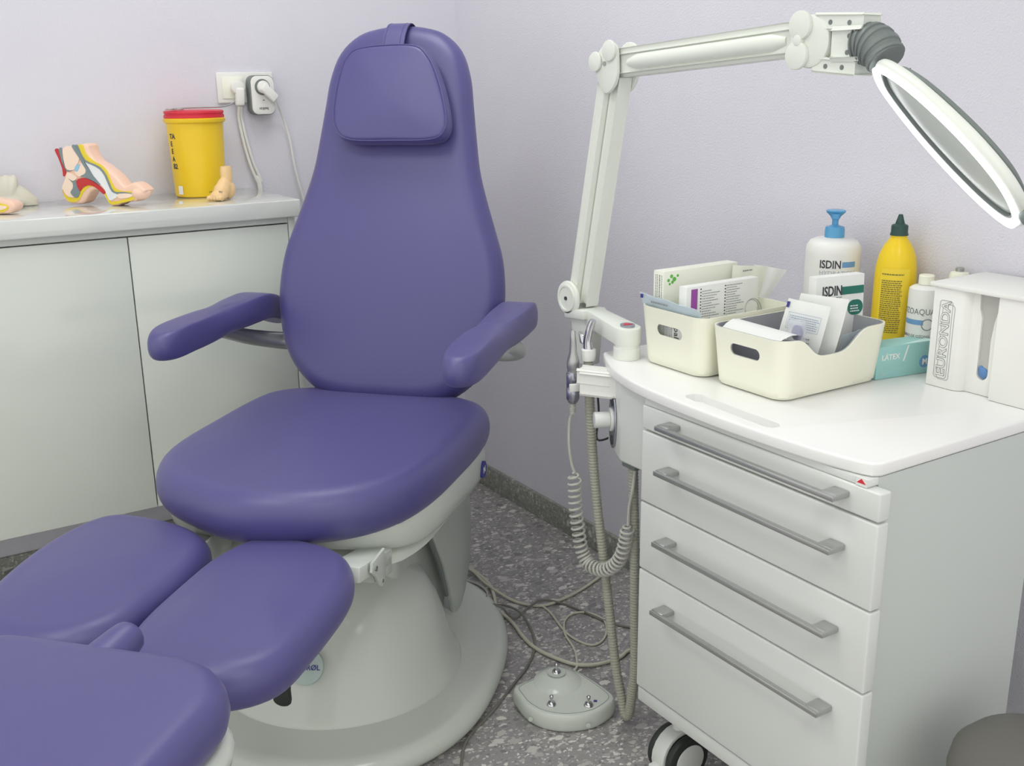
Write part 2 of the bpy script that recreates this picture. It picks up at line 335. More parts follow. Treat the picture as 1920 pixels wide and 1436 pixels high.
# measured outlines and paths, metres
D = {"cable_thick":[[-0.376,-0.606,0.006],[-0.371,-0.621,0.006],[-0.371,-0.701,0.006],[-0.379,-0.764,0.006],[-0.401,-0.821,0.006],[-0.431,-0.885,0.006],[-0.438,-0.966,0.006],[-0.454,-1.038,0.006],[-0.459,-1.1,0.006],[-0.446,-1.161,0.006],[-0.422,-1.213,0.006],[-0.38,-1.239,0.006],[-0.322,-1.244,0.006],[-0.266,-1.242,0.006]],"cable_light":[[-0.402,-0.638,0.005],[-0.382,-0.675,0.005],[-0.391,-0.768,0.005],[-0.374,-0.866,0.005],[-0.344,-0.921,0.005],[-0.309,-0.938,0.005],[-0.244,-0.932,0.005],[-0.175,-0.914,0.005],[-0.094,-0.883,0.005]],"cable_short":[[-0.502,-0.807,0.005],[-0.459,-0.815,0.005],[-0.422,-0.812,0.005],[-0.403,-0.789,0.005],[-0.399,-0.747,0.005],[-0.41,-0.71,0.005],[-0.423,-0.686,0.005]],"cable_dark":[[-0.2,-1.157,0.005],[-0.236,-1.101,0.005],[-0.256,-1.022,0.005],[-0.274,-0.955,0.005],[-0.319,-0.924,0.005],[-0.366,-0.934,0.005],[-0.43,-0.963,0.005],[-0.463,-0.956,0.005],[-0.478,-0.924,0.005],[-0.464,-0.887,0.005],[-0.436,-0.872,0.005],[-0.412,-0.895,0.005],[-0.402,-0.949,0.005],[-0.418,-1.022,0.005],[-0.457,-1.093,0.005],[-0.519,-1.154,0.005],[-0.591,-1.202,0.005],[-0.676,-1.259,0.005],[-0.748,-1.299,0.005],[-0.79,-1.332,0.005],[-0.829,-1.387,0.005]],"cable_pedal":[[-0.326,-0.924,0.004],[-0.329,-0.976,0.004],[-0.352,-1.065,0.004],[-0.354,-1.119,0.004],[-0.339,-1.159,0.004],[-0.306,-1.158,0.004],[-0.265,-1.124,0.004],[-0.24,-1.077,0.004],[-0.252,-1.026,0.004],[-0.288,-1.011,0.004],[-0.326,-1.032,0.004],[-0.361,-1.084,0.004],[-0.38,-1.143,0.004],[-0.402,-1.186,0.004],[-0.438,-1.229,0.004]],"pedal_top":[[-0.619,-1.253],[-0.632,-1.284],[-0.637,-1.326],[-0.627,-1.37],[-0.595,-1.408],[-0.55,-1.428],[-0.512,-1.43],[-0.464,-1.411],[-0.458,-1.361],[-0.464,-1.313],[-0.474,-1.278],[-0.498,-1.258],[-0.526,-1.252],[-0.559,-1.255]],"pedal_sw":[[-0.614,-1.344,0.04],[-0.551,-1.407,0.04],[-0.514,-1.304,0.04]],"pedal_screws":[[-0.639,-1.348,0.018],[-0.552,-1.432,0.018]],"hose_a":[[-0.5,-1.353,0.761],[-0.5,-1.359,0.681],[-0.49,-1.358,0.567],[-0.485,-1.367,0.465],[-0.48,-1.384,0.352],[-0.475,-1.4,0.236],[-0.47,-1.417,0.119],[-0.466,-1.429,0.022]],"hose_b":[[-0.49,-1.483,0.596],[-0.485,-1.482,0.505],[-0.48,-1.482,0.391],[-0.475,-1.48,0.272],[-0.47,-1.478,0.149],[-0.466,-1.465,0.055]],"coil":[[-0.52,-1.336,0.538],[-0.52,-1.338,0.498],[-0.52,-1.342,0.453],[-0.515,-1.345,0.406],[-0.51,-1.351,0.365],[-0.505,-1.369,0.343],[-0.5,-1.407,0.345],[-0.5,-1.444,0.37],[-0.5,-1.467,0.402],[-0.5,-1.479,0.441],[-0.5,-1.485,0.471]],"cord1":[[-0.53,-1.341,0.69],[-0.53,-1.333,0.646],[-0.53,-1.331,0.601],[-0.525,-1.332,0.56],[-0.52,-1.336,0.538]],"cord2":[[-0.5,-1.485,0.471],[-0.5,-1.487,0.51],[-0.5,-1.496,0.546],[-0.49,-1.49,0.585]],"hp":[[-0.53,-1.348,0.831],[-0.53,-1.343,0.769],[-0.53,-1.341,0.698]],"hp2":[[-0.5,-1.353,0.839],[-0.5,-1.347,0.787],[-0.5,-1.353,0.756],[-0.5,-1.33,0.799]],"foot":{"skin":[[-0.0211,0.1315],[0.0294,0.141],[0.0717,0.1462],[0.0789,0.1254],[0.093,0.1046],[0.1169,0.0924],[0.1477,0.0691],[0.1699,0.0457],[0.1966,0.0559],[0.2202,0.0438],[0.2255,0.0328],[0.1993,0.0126],[0.1921,0.0096],[0.1651,0.0104],[0.1466,0.0],[0.1257,-0.0019],[0.1185,0.0079],[0.1091,0.0261],[0.0913,0.0342],[0.0794,0.0361],[0.0641,0.0266],[0.0431,0.0032],[0.0181,0.0004],[-0.0044,0.0035],[-0.0164,0.0177],[-0.0185,0.0377],[-0.0122,0.0493],[-0.0066,0.068],[-0.0085,0.0893],[-0.015,0.1147]],"yellow_top":[[0.0487,0.1426],[0.0627,0.1441],[0.0685,0.1253],[0.0865,0.1073],[0.1106,0.0965],[0.1271,0.0799],[0.1356,0.0562],[0.1455,0.041],[0.165,0.0343],[0.1955,0.035],[0.2017,0.0309],[0.1947,0.0286],[0.168,0.0316],[0.1441,0.0311],[0.1335,0.0407],[0.1224,0.0715],[0.1079,0.0894],[0.087,0.099],[0.0658,0.1071],[0.0547,0.1252]],"yellow_sole":[[-0.0138,0.0393],[-0.0123,0.0206],[-0.0004,0.0065],[0.0188,0.0048],[0.0339,0.0116],[0.0468,0.0276],[0.0628,0.0408],[0.0806,0.0439],[0.0969,0.0372],[0.1091,0.0261],[0.1185,0.0079],[0.1296,0.001],[0.156,0.0059],[0.1927,0.0138],[0.2032,0.0295],[0.1904,0.0222],[0.1657,0.0146],[0.1271,0.0081],[0.1173,0.0234],[0.1068,0.0346],[0.0893,0.0441],[0.0675,0.0494],[0.0492,0.0433],[0.0359,0.0245],[0.0277,0.0172],[0.0098,0.0154],[-0.007,0.0207],[-0.015,0.0321]],"dorsal_tendon":[[0.0418,0.1425],[0.0491,0.143],[0.0556,0.1252],[0.0667,0.1078],[0.0879,0.0997],[0.1089,0.0902],[0.1234,0.0722],[0.1344,0.0415],[0.1451,0.0325],[0.1682,0.033],[0.1948,0.0293],[0.1677,0.0295],[0.1421,0.0289],[0.1298,0.0393],[0.118,0.0707],[0.1049,0.0866],[0.0857,0.0959],[0.0636,0.1043],[0.0508,0.1223]],"tibialis_tendon":[[0.0324,0.1403],[0.0426,0.1425],[0.0571,0.1182],[0.0702,0.0903],[0.0815,0.0736],[0.0659,0.0847],[0.0495,0.1139]],"tendon_front":[[0.0669,0.0917],[0.0749,0.0876],[0.0845,0.0709],[0.103,0.05],[0.0955,0.0513],[0.0794,0.0595],[0.0596,0.0662],[0.0461,0.0688],[0.0572,0.0732],[0.0641,0.079]],"tendon_back":[[-0.0085,0.133],[0.0013,0.1345],[0.0004,0.1007],[0.0065,0.0838],[0.0238,0.0826],[0.0093,0.0796],[0.0016,0.0866],[-0.0058,0.1063]],"achilles_muscle":[[-0.0211,0.1315],[-0.0085,0.133],[-0.0045,0.1035],[0.0047,0.0838],[-0.0011,0.0695],[-0.0055,0.0694],[-0.0054,0.0865],[-0.0135,0.1133]],"heel_tendon":[[0.0084,0.0625],[0.0198,0.057],[0.0341,0.0587],[0.0394,0.0474],[0.0407,0.0332],[0.0312,0.0173],[0.0207,0.017],[0.0101,0.0283],[0.0187,0.0385],[0.0207,0.0514]],"sole_muscle":[[0.0319,0.0558],[0.0489,0.0646],[0.0694,0.0621],[0.0888,0.0526],[0.1029,0.043],[0.1133,0.0319],[0.1091,0.0261],[0.0967,0.0358],[0.0808,0.0454],[0.0636,0.0465],[0.0488,0.0405],[0.0389,0.0332]],"leg_bone":[[0.0022,0.1345],[0.0328,0.1403],[0.0493,0.1125],[0.038,0.0955],[0.0293,0.0841],[0.0082,0.0838],[0.0025,0.0979]],"heel_bone":[[0.0091,0.0782],[0.0288,0.07],[0.0347,0.063],[0.0231,0.0557],[0.0187,0.0385],[0.0116,0.0269],[0.0207,0.017],[0.0014,0.018],[-0.0105,0.0322],[-0.0134,0.0421],[-0.0007,0.061]],"ankle_bone":[[0.0397,0.0956],[0.0578,0.1],[0.0689,0.0819],[0.0646,0.0762],[0.0459,0.0674],[0.0315,0.0757]],"mid_bones":[[0.0653,0.1036],[0.0848,0.0961],[0.1041,0.0866],[0.1172,0.0707],[0.1248,0.0518],[0.1327,0.0351],[0.1438,0.029],[0.1497,0.0227],[0.1275,0.0109],[0.1193,0.0192],[0.1139,0.0361],[0.1037,0.0486],[0.0845,0.0709],[0.0736,0.0904]],"toe_bone":[[0.1503,0.027],[0.1678,0.0302],[0.1946,0.0279],[0.1869,0.0207],[0.1661,0.0174],[0.1509,0.0185]],"joint_blue":[[0.0358,0.0927],[0.0506,0.0985],[0.0411,0.0815],[0.0323,0.0813]]},"small":{"skin":[[-0.0962,0.0365],[-0.0526,0.0375],[-0.0314,0.0344],[-0.008,0.0323],[0.0058,0.0231],[0.004,0.0108],[-0.0091,0.0026],[-0.0256,0.0016],[-0.0585,-0.0005],[-0.1021,-0.0005]],"yellow":[[-0.0971,0.0304],[-0.0537,0.0303],[-0.0273,0.0262],[-0.0117,0.0221],[-0.0081,0.017],[-0.0158,0.0088],[-0.0359,0.0047],[-0.1012,0.0047]],"bone":[[-0.0981,0.0242],[-0.0545,0.0252],[-0.042,0.0221],[-0.0141,0.02],[-0.0138,0.0149],[-0.0352,0.0098],[-0.0676,0.0109],[-0.1003,0.0109]]},"plaster":[[-0.0912,0.0063],[-0.0771,0.0516],[-0.0624,0.0721],[-0.0325,0.0725],[-0.0197,0.0783],[-0.0099,0.0766],[0.001,0.0749],[0.0116,0.07],[0.0223,0.0585],[0.0342,0.0391],[0.0417,0.0166],[0.0497,0.0061],[0.0189,0.0005]],"p0":[-1.192,-0.12,1.012],"d":[0.6278,-0.7784,0.0],"cordA":[[-0.707,-0.03,1.236],[-0.697,-0.012,1.207],[-0.688,-0.01,1.149],[-0.673,-0.01,1.083],[-0.654,-0.01,1.03],[-0.641,-0.01,0.996]],"cordA2":[[-0.71,-0.03,1.236],[-0.705,-0.012,1.204],[-0.697,-0.01,1.146],[-0.683,-0.01,1.08],[-0.664,-0.01,1.027],[-0.649,-0.01,0.996]],"cordB":[[-0.606,-0.05,1.248],[-0.581,-0.02,1.204],[-0.562,-0.012,1.144],[-0.553,-0.012,1.069],[-0.541,-0.012,1.008],[-0.527,-0.012,0.945],[-0.521,-0.012,0.867],[-0.513,-0.012,0.739]],"sock":{"pl0":[-0.755,0.0,1.328],"pl1":[-0.599,0.0,1.324],"pb":[-0.745,0.0,1.244],"ad0":[-0.678,-0.05,1.316],"ad1":[-0.612,-0.05,1.315],"ad2":[-0.612,-0.05,1.214],"ad3":[-0.681,-0.05,1.216],"plug1":[-0.704,-0.02,1.285],"plug2":[-0.645,-0.055,1.285],"plug2e":[-0.61,-0.06,1.249]}}

# ================================================================ room
RX0, RX1, RY0, RY1, RZ = -3.3, 0.0, -4.4, 0.0, 2.65
struct('floor', box(B(), (RX0, RY0, -0.1), (RX1, RY1, 0)), M_TERR)
struct('ceiling', box(B(), (RX0, RY0, RZ), (RX1, RY1, RZ + 0.1)), M_CEIL)
struct('wall_back', box(B(), (RX0, 0, -0.1), (RX1 + 0.1, 0.1, RZ + 0.1)), M_WALL)
struct('wall_right', box(B(), (0, RY0, -0.1), (0.1, RY1, RZ + 0.1)), M_WALL)
struct('baseboard_back', box(B(), (RX0, -0.012, 0), (-0.012, -0.0002, 0.075), 0.001), M_TERR2)
struct('baseboard_right', box(B(), (-0.012, RY0, 0), (-0.0002, -0.0002, 0.075), 0.001), M_TERR2)
for x, y, lab in ((-0.72, -0.95, 'ceiling light panel above the violet chair'), (-1.95, -1.6, 'added unseen fill light panel on the ceiling left of the chair'), (-1.3, -3.2, 'added unseen fill light panel on the ceiling behind the camera position')):  # first follows the headrest shadow; the other two are unseen, added for fill
    t = thing('ceiling_light', lab, 'light', (x, y, RZ), group='ceiling panels')
    fr = B()
    for a, b in (((-.32, -.42), (.32, -.39)), ((-.32, .39), (.32, .42)), ((-.32, -.39), (-.29, .39)), ((.29, -.39), (.32, .39))):
        box(fr, (a[0], a[1], -0.035), (b[0], b[1], -0.0005), 0.002)
    part('frame', fr, M_WHITE, t, local=True)
    part('diffuser', box(B(), (-.288, -.388, -0.025), (.288, .388, -0.012)), M_PANEL, t, local=True)

# ================================================================ wall cupboard
t = thing('wall_cupboard', 'long glossy white wall-hung cupboard with flat handleless doors behind the violet chair', 'cupboard', (-1.5, -0.18, 0.262))
cx0, cx1, yf = -2.35, -0.695, -0.354
bm = B(); box(bm, (cx0, yf + 0.021, 0.262), (cx1 - 0.019, -0.001, 0.928)); box(bm, (cx0, yf + 0.045, 0.928), (cx1 - 0.019, -0.001, 0.968))
part('body', bm, M_LACQ, t)
part('side_panel', box(B(), (cx1 - 0.018, yf, 0.262), (cx1, -0.001, 0.9685), 0.001), M_LACQ, t)
part('grip_channel', box(B(), (cx0, yf + 0.0015, 0.9530), (cx1 - 0.019, yf + 0.044, 0.9685), 0.001), M_LACQ, t)
for a, b in ((-1.1125, cx1 - 0.0205), (-1.53, -1.1155), (-1.9475, -1.533), (-2.35, -1.9505)):
    part('door', box(B(), (a, yf, 0.264), (b, yf + 0.019, 0.950), 0.0012), M_LACQ, t)
tag(part('countertop', box(B(), (-2.37, -0.373, 0.9690), (-0.684, -0.0008, 1.012), 0.003, 3), M_GLOSS), 'glossy white countertop slab lying on the wall-hung cupboard', 'countertop')
ZC = 1.0123

# ---------------------------------------------------------------- socket plate, plugs, leads
t = thing('wall_socket', 'double white wall socket plate above the yellow bin', 'socket', (-0.677, 0, 1.286))
part('plate', box(B(), (-0.757, -0.009, 1.2455), (-0.598, -0.0005, 1.327), 0.003, 3), M_WHITE, t)
for xc in (-0.715, -0.640):
    part('insert', box(B(), (xc - 0.029, -0.012, 1.2575), (xc + 0.029, -0.0092, 1.3155), 0.001), M_PAPER2, t)
t = thing('plug_adapter', 'white rounded plug-in adapter with dark rim in the right socket', 'adapter', (-0.643, -0.012, 1.265))
def xz(pts, y): return [V((p[0], y, p[1])) for p in pts]
oa = rrect(-0.676, 1.2145, -0.611, 1.3165, 0.017)
ob = rrect(-0.678, 1.2125, -0.609, 1.3185, 0.018)
part('rim', prism(B(), xz(ob, -0.043), (0, 0.030, 0), 0.001), M_GREY, t, 'dark grey rim')
part('face', prism(B(), xz(oa, -0.050), (0, 0.0069, 0), 0.003), M_WHITE, t)
part('socket_ring', lathe(B(), [(0.0185, 0), (0.0215, 0), (0.0215, 0.0012), (0.0185, 0.0012)], (-0.645, -0.0502, 1.287), (0, -1, 0), 40), M_GREY, t)
part('lettering', place_flat(text_bm('belkin', 0.011), (-0.6315, -0.0506, 1.2335), (-1, 0, 0), (0, 0, -1)), M_INK, t, smooth=1)
part('indicator', bars([(0, 0, 0.004, 0.0016)]) if False else box(B(), (-0.646, -0.0508, 1.2515), (-0.641, -0.0500, 1.2535)), M_INK, t)
t = thing('power_plug', 'grey-white plug in the left socket with twin leads hanging behind the bin', 'plug', (-0.703, -0.012, 1.285))
bm = B(); cyl(bm, (-0.704, -0.0125, 1.287), (-0.704, -0.030, 1.287), 0.019, 28, 0.004)
obox(bm, (-0.702, -0.027, 1.262), (0.012, 0, 0), (0, 0.010, 0), (0.002, 0, 0.024), 0.006, 3)
part('body', bm, M_WHITE, t)
for nm, k in (('cable', 'cordA'), ('cable', 'cordA2')):
    p = D[k]; p = [(-0.700 if k == 'cordA' else -0.706, -0.027, 1.238)] + p[1:] + [(p[-1][0] + 0.012, -0.006, 0.99)]
    p = [(a, min(b, -0.005), c) for a, b, c in p]
    # leads slip down the gap between counter and wall, right of the counter end
    p = p[:-2] + [(-0.668, -0.010, 1.045), (-0.662 + (0.006 if k == 'cordA' else 0), -0.012, 1.00), (-0.662, -0.012, 0.80), (-0.66, -0.012, 0.5)]
    part(nm, tube(B(), p, 0.0042, 8), M_WHITE, t)
t = thing('power_plug', 'white angled plug pushed into the rounded adapter, its thin lead running down the wall', 'plug', (-0.645, -0.052, 1.285))
bm = B(); cyl(bm, (-0.645, -0.0515, 1.287), (-0.645, -0.064, 1.287), 0.017, 28, 0.004)
obox(bm, (-0.632, -0.064, 1.272), (0.019, 0.0, -0.018), (0, 0.009, 0), (0.008, 0, 0.009), 0.005, 3)
part('body', bm, M_WHITE, t)
p = [(-0.613, -0.064, 1.252)] + D['cordB'][1:]
part('cable', tube(B(), p + [(p[-1][0] + 0.02, -0.012, 0.6)], 0.0032, 8), M_WHITE, t)

# ---------------------------------------------------------------- sharps bin and its forceps
bc = V((-0.857, -0.108, ZC))
t = thing('sharps_bin', 'tapered yellow sharps bin with a red lid on the white countertop', 'bin', bc)
part('tub', lathe(B(), [(0.062, 0.0), (0.065, 0.003), (0.0720, 0.188), (0.0770, 0.190), (0.0785, 0.193), (0.0785, 0.199), (0.0755, 0.201), (0.0735, 0.199)], bc, n=48), M_YEL, t)
part('lid', lathe(B(), [(0.0740, 0.1995), (0.0765, 0.202), (0.0765, 0.208), (0.074, 0.209), (0.074, 0.212), (0.0760, 0.213), (0.0755, 0.218), (0.070, 0.220), (0.0, 0.221)], bc, n=48), M_RED, t, 'red lid')
bm = B()
for k, s in enumerate(('TA', 'E', 'E', 'A', 'B2')):
    tb = text_bm(s, 0.018, bold=0.0004); bm2 = tb
    hh_ = 0.150 - k * 0.019
    for v in bm2.verts: v.co.y += hh_
    place_cyl(bm2, bc, 0.0655 + 0.0070 * hh_ / 0.185, math.radians(188)); merge(bm, bm2)
part('warning_print', bm, M_INK, t, smooth=1)
part('label', place_cyl(bars([(0, 0.008, 0.016, 0.03)], 0.0006), bc, 0.0662, math.radians(198)), M_PAPER, t, 'small white label near the base')
# forceps lie on the lid
t = thing('forceps', 'slim metal forceps resting on the red lid of the yellow bin', 'forceps', (bc.x, bc.y, ZC + 0.2215))
zt = ZC + 0.2232
bm = B(); tube(bm, [(-0.925, -0.13, zt + 0.001), (-0.88, -0.127, zt + 0.003), (-0.80, -0.12, zt + 0.003), (-0.765, -0.115, zt + 0.007), (-0.745, -0.11, zt + 0.017)], 0.0018, 8)
part('blade', bm, M_STEEL, t)
bm = B()
for dx, dy in ((0, 0), (0.020, -0.012)):
    ring = [(-0.925 + dx + 0.010 * math.cos(a), -0.135 + dy + 0.010 * math.sin(a), zt + 0.001) for a in [i * math.pi / 8 for i in range(17)]]
    tube(bm, ring, 0.0017, 8, 2, False)
part('finger_ring', bm, M_STEEL, t)

# ---------------------------------------------------------------- anatomical foot models
def plane_pts(l, p0, d, n, off): return [V(p0) + V(d) * a + V((0, 0, 1)) * b + V(n) * off for a, b in l]
def clean(l, k=3): return [(q.x, q.y) for q in catmull([V((a, b, 0)) for a, b in l], k, True)]
p0 = V((-1.192, -0.12, ZC + 0.0022)); d = V(D['d']); n = V((d.y, -d.x, 0))
t = thing('foot_model', 'coloured anatomical cross-section foot model with a high arch, standing on the countertop', 'anatomical model', (-1.13, -0.19, ZC))
sk = D['foot']['skin']
bm = prism(B(), plane_pts(clean(sk), p0, d, n, 0), -n * 0.042, 0.006, 3)
part('skin', bm, M_SKIN, t)
bm = blobs([(p0 + d * 0.205 + V((0, 0, .030)) - n * 0.016, (.024, .022, .017), ID3), (p0 + d * 0.196 + V((0, 0, .036)) - n * 0.034, (.018, .017, .015), ID3),
            (p0 + d * 0.185 + V((0, 0, .034)) - n * 0.05, (.016, .015, .014), ID3), (p0 + d * 0.165 + V((0, 0, .026)) - n * 0.035, (.026, .030, .020), ID3)], 0.0025, 4)
part('toes', bm, M_SKIN, t)
for nm, m_, off in (('yellow_top', M_MYEL, .0012), ('yellow_sole', M_MYEL, .0012), ('heel_bone', M_MBONE, .0022), ('leg_bone', M_MBONE, .0022), ('mid_bones', M_MWHT, .0022), ('toe_bone', M_MBONE, .003),
                    ('ankle_bone', M_MBONE, .003), ('tendon_front', M_MGREY, .0036), ('tibialis_tendon', M_MGREY, .0042), ('dorsal_tendon', M_MGREY, .0030), ('tendon_back', M_MGREY, .003), ('achilles_muscle', M_MRED, .003), ('heel_tendon', M_MGREY, .003), ('sole_muscle', M_MRED, .0036), ('joint_blue', M_MBLUE, .004)):
    part(nm.replace('yellow_top', 'upper_fat_layer').replace('yellow_sole', 'sole_fat_layer').replace('joint_blue', 'joint_cartilage'),
         prism(B(), plane_pts(clean(D['foot'][nm], 2), p0, d, n, off), -n * (off + 0.0012)), m_, t)
t = thing('foot_model', 'cropped flat cross-section foot model at the left picture edge by the plaster cast', 'anatomical model', (-1.36, -0.24, ZC))
pp = V((-1.342, -0.262, ZC)); dd = V((0.78, -0.62, 0)).normalized(); nn = V((-0.62, -0.78, 0)).normalized()
s = D['small']; mz = min(b for a, b in s['skin']); s = {k: [(a, b - mz) for a, b in v] for k, v in s.items()}
part('skin', prism(B(), plane_pts(clean(s['skin']), pp, dd, nn, 0), -nn * 0.04, 0.005, 3), M_SKIN, t)
part('fat_layer', prism(B(), plane_pts(clean(s['yellow']), pp, dd, nn, .0012), -nn * 0.0025), M_MYEL, t)
part('bone', prism(B(), plane_pts(clean(s['bone']), pp, dd, nn, .0026), -nn * 0.004), M_MBONE, t)
# plaster cast of toes, standing by the wall
pl = D['plaster']; mz = min(b for a, b in pl); base = [(a, max(0.0, b - mz)) for a, b in pl]
xr = -1.3 + max(a for a, b in pl)
ctr = V((-1.338, -0.050, ZC)); ell = [(ctr + V((0.0, 0.0, 0.012)), (0.088, 0.034, 0.02), ID3), (ctr + V((-0.01, 0.0, 0.035)), (0.062, 0.024, 0.034), ID3)]
for k in range(5):
    a = math.radians(-26 + k * 13) * 0.9
    ell.append((ctr + V((0.002 + math.sin(a) * 0.058, -0.006, 0.040)), (0.0150, 0.022, 0.038), Matrix.Rotation(a * 0.9, 3, 'Y')))
ell.append((ctr + V((0.045, 0, 0.02)), (0.05, 0.026, 0.026), Matrix.Rotation(math.radians(38), 3, 'Y')))
bm = blobs(ell, 0.0028, 3)
for v in bm.verts: v.co.z = max(v.co.z, ZC)
tag(part('plaster_cast', bm, M_PLAST), 'off-white plaster cast with ridged toes at the left picture edge', 'plaster cast')
# small tan foot
fc = V((-0.845, -0.262, ZC)); R30 = Matrix.Rotation(math.radians(215), 3, 'Z')
def L2(x, y, z): return fc + R30 @ V((x, y, z))
el = [(L2(-.017, 0, .062), (.0165, .0150, .040), R30), (L2(-.019, 0, .024), (.021, .018, .024), R30), (L2(-.004, 0, .030), (.022, .0175, .026), R30), (L2(.008, 0, .022), (.022, .0195, .022), R30), (L2(.020, 0, .013), (.022, .0215, .0135), R30)]
for k in range(5):
    yy = -0.0175 + k * 0.0085; el.append((L2(.036 - .0012 * k, yy, .0075), (.010, .0046 + (.0014 if k == 0 else 0), .0070), R30))
bm = blobs(el, 0.0018, 3)
for v in bm.verts:
    v.co.z = min(max(v.co.z, ZC), ZC + 0.083)
t = thing('foot_figure', 'small tan foot model with five toes in front of the yellow sharps bin', 'anatomical model', fc)
part('foot', bm, M_TAN, t)
bm = text_bm('LA  DANTO', 0.0075, align='CENTER'); place_flat(bm, L2(.0325, .0, .0215), R30 @ V((0, 1, 0)), R30 @ V((-1, 0, .85)))
part('lettering', bm, M_INK, t, smooth=1)

# ================================================================ treatment chair
PHI = math.radians(222.5)
CH = thing('treatment_chair', 'violet upholstered treatment chair with split leg rests on a round white base', 'chair', (-0.90, -0.98, 0), PHI)
def cp(name, bm, m, label=None, parent=None, smooth=35): return part(name, bm, m, parent or CH, label, local=True, smooth=smooth)
# base
ol = []
for k in range(72):
    a = 2 * math.pi * k / 72; c_, s_ = math.cos(a), math.sin(a)
    rx = 0.375 if c_ > 0 else 0.50; e = 2 / 2.25
    ol.append((math.copysign(abs(c_) ** e, c_) * rx, math.copysign(abs(s_) ** e, s_) * 0.352))
bm = cushion(B(), ol, 0.030, 0.058, 0.032, 0.018)
cp('base_plate', bm, M_SHELL)
bm = lathe(B(), [(0.268, 0.052), (0.268, 0.066), (0.264, 0.074), (0.254, 0.092), (0.244, 0.125), (0.234, 0.165), (0.218, 0.21), (0.195, 0.25), (0.163, 0.283), (0.118, 0.308), (0.065, 0.322), (0, 0.327)], (0.0, 0.0, 0), n=72, sx=1, sy=1)
for v in bm.verts:   # flatten the flanks a little so the dome reads as front shield plus sides
    k = min(1, max(0, (v.co.z - 0.08) / 0.2)); v.co.y *= 1 - 0.06 * k; v.co.x = v.co.x * (1 - 0.12 * k) - 0.03 * k
cp('base_cover', bm, M_SHELL)
bm = B(); box(bm, (-0.30, -0.150, 0.06), (0.02, 0.150, 0.46), 0.02, 3)
cp('lift_column', bm, M_SHELL2)
for sgn in (1, -1):
    y = 0.172 * sgn
    o_ = [(-0.262, 0.062), (-0.300, 0.062), (-0.340, 0.085), (-0.385, 0.15), (-0.405, 0.22), (-0.402, 0.30), (-0.375, 0.38), (-0.32, 0.44), (-0.06, 0.45), (-0.08, 0.40), (-0.13, 0.315), (-0.19, 0.222), (-0.232, 0.13)]
    cp('side_fin', prism(B(), [V((a, y, b)) for a, b in o_], (0, 0.014 * sgn, 0), 0.003), M_SHELL2, 'matt grey-white curved fin')
    g_ = [(-0.058, 0.45, 0), (-0.078, 0.40, 0), (-0.128, 0.315, 0), (-0.186, 0.222, 0), (-0.226, 0.13, 0)]
    cp('rubber_edge', tube(B(), [(a + 0.004, y + 0.004 * sgn, b) for a, b, _ in g_], 0.0055, 6), M_GREY)
# badge on the dome
bm = B(); bn = V((0.86, 0.18, 0.48)).normalized(); bo = V((0.214, 0.024, 0.174))
bx, by, bz = V((0, 1, 0)).cross(bn), None, bn
by = (V((0, 0, 1)) - bn * bn.z).normalized(); bx = by.cross(bn)
cyl(bm, bo - bn * 0.012, bo + bn * 0.004, 0.036, 40, 0.002)
for v in bm.verts: pass
bd = cp('badge', bm, M_PEWTER)
tb = text_bm('NAMRØL', 0.0145, align='CENTER', bold=0.0002); place_flat(tb, bo + bn * 0.0046 + by * -0.006, bx, by)
cp('badge_lettering', tb, M_NAVY, parent=bd, smooth=1)
# release lever
bm = B(); tube(bm, [(0.385, 0.070, 0.445), (0.372, 0.066, 0.34), (0.366, 0.062, 0.262)], 0.005, 8)
lv = cp('release_lever', bm, M_CHROME)
cp('lever_knob', cushion(B(), smooth2([(-0.026, -0.009), (0.0, -0.014), (0.026, -0.017), (0.034, 0), (0.026, 0.017), (0.0, 0.014), (-0.026, 0.009)], 3), 0, 0.014, 0.006, 0.002,
   mapf=lambda x, y, z: tuple(V((0.372, 0.058, 0.226)) + V((0.10, -0.12, -0.98)).normalized() * x + V((0, 0.99, -0.12)).normalized() * y + V((0.98, 0, 0.1)).normalized() * z)), M_DARK, 'black lever knob', lv)
# seat pan and shell
TILT = 0.022
so = [(-0.345, 0.12), (-0.335, 0.205), (-0.285, 0.270), (-0.19, 0.290), (-0.04, 0.294), (0.12, 0.288), (0.235, 0.262), (0.322, 0.202), (0.380, 0.105), (0.398, 0.0)]
so = so + [(x, -y) for x, y in reversed(so[:-1])]
so = [((x - 0.018 * min(1, x / 0.3) if x > 0 and y < -0.05 else x), y) for x, y in so]
so = smooth2(so, 5)
cp('seat_cushion', cushion(B(), so, 0.555, 0.105, 0.052, 0.012, mapf=lambda x, y, z: (x, y, z + TILT * x - 0.004), power=0.85), M_LEATHER)
sh = [(x * 0.90 if x > 0 else x * 0.955, y * 0.975) for x, y in so]
def shf(x, y, z):
    lift = 0.0 if z > 0.5 else (0.07 * max(0, (x - 0.15) / 0.25) ** 1.5)
    return (x, y, z + TILT * x + lift - 0.008 * max(0, -x) / 0.3)
cp('seat_shell', cushion(B(), sh, 0.487, 0.085, 0.016, 0.0, mapf=shf), M_SHELL)
tr = smooth2([(-0.22, 0.235), (0.0, 0.245), (0.17, 0.24), (0.26, 0.19), (0.28, 0.0), (0.26, -0.19), (0.17, -0.24), (0.0, -0.245), (-0.22, -0.235), (-0.29, -0.12), (-0.29, 0.12)], 4)
cp('under_tray', cushion(B(), [(a * 0.95, b * 1.06) for a, b in tr], 0.418, 0.075, 0.045, 0.0, mapf=lambda x, y, z: (x * (0.8 if z < 0.42 else 1), y * (0.86 if z < 0.42 else 1), z + TILT * x)), M_SHELL)
tb = B(); cyl(tb, (-0.185, 0.262, 0.470), (-0.185, 0.2868, 0.470), 0.019, 28)
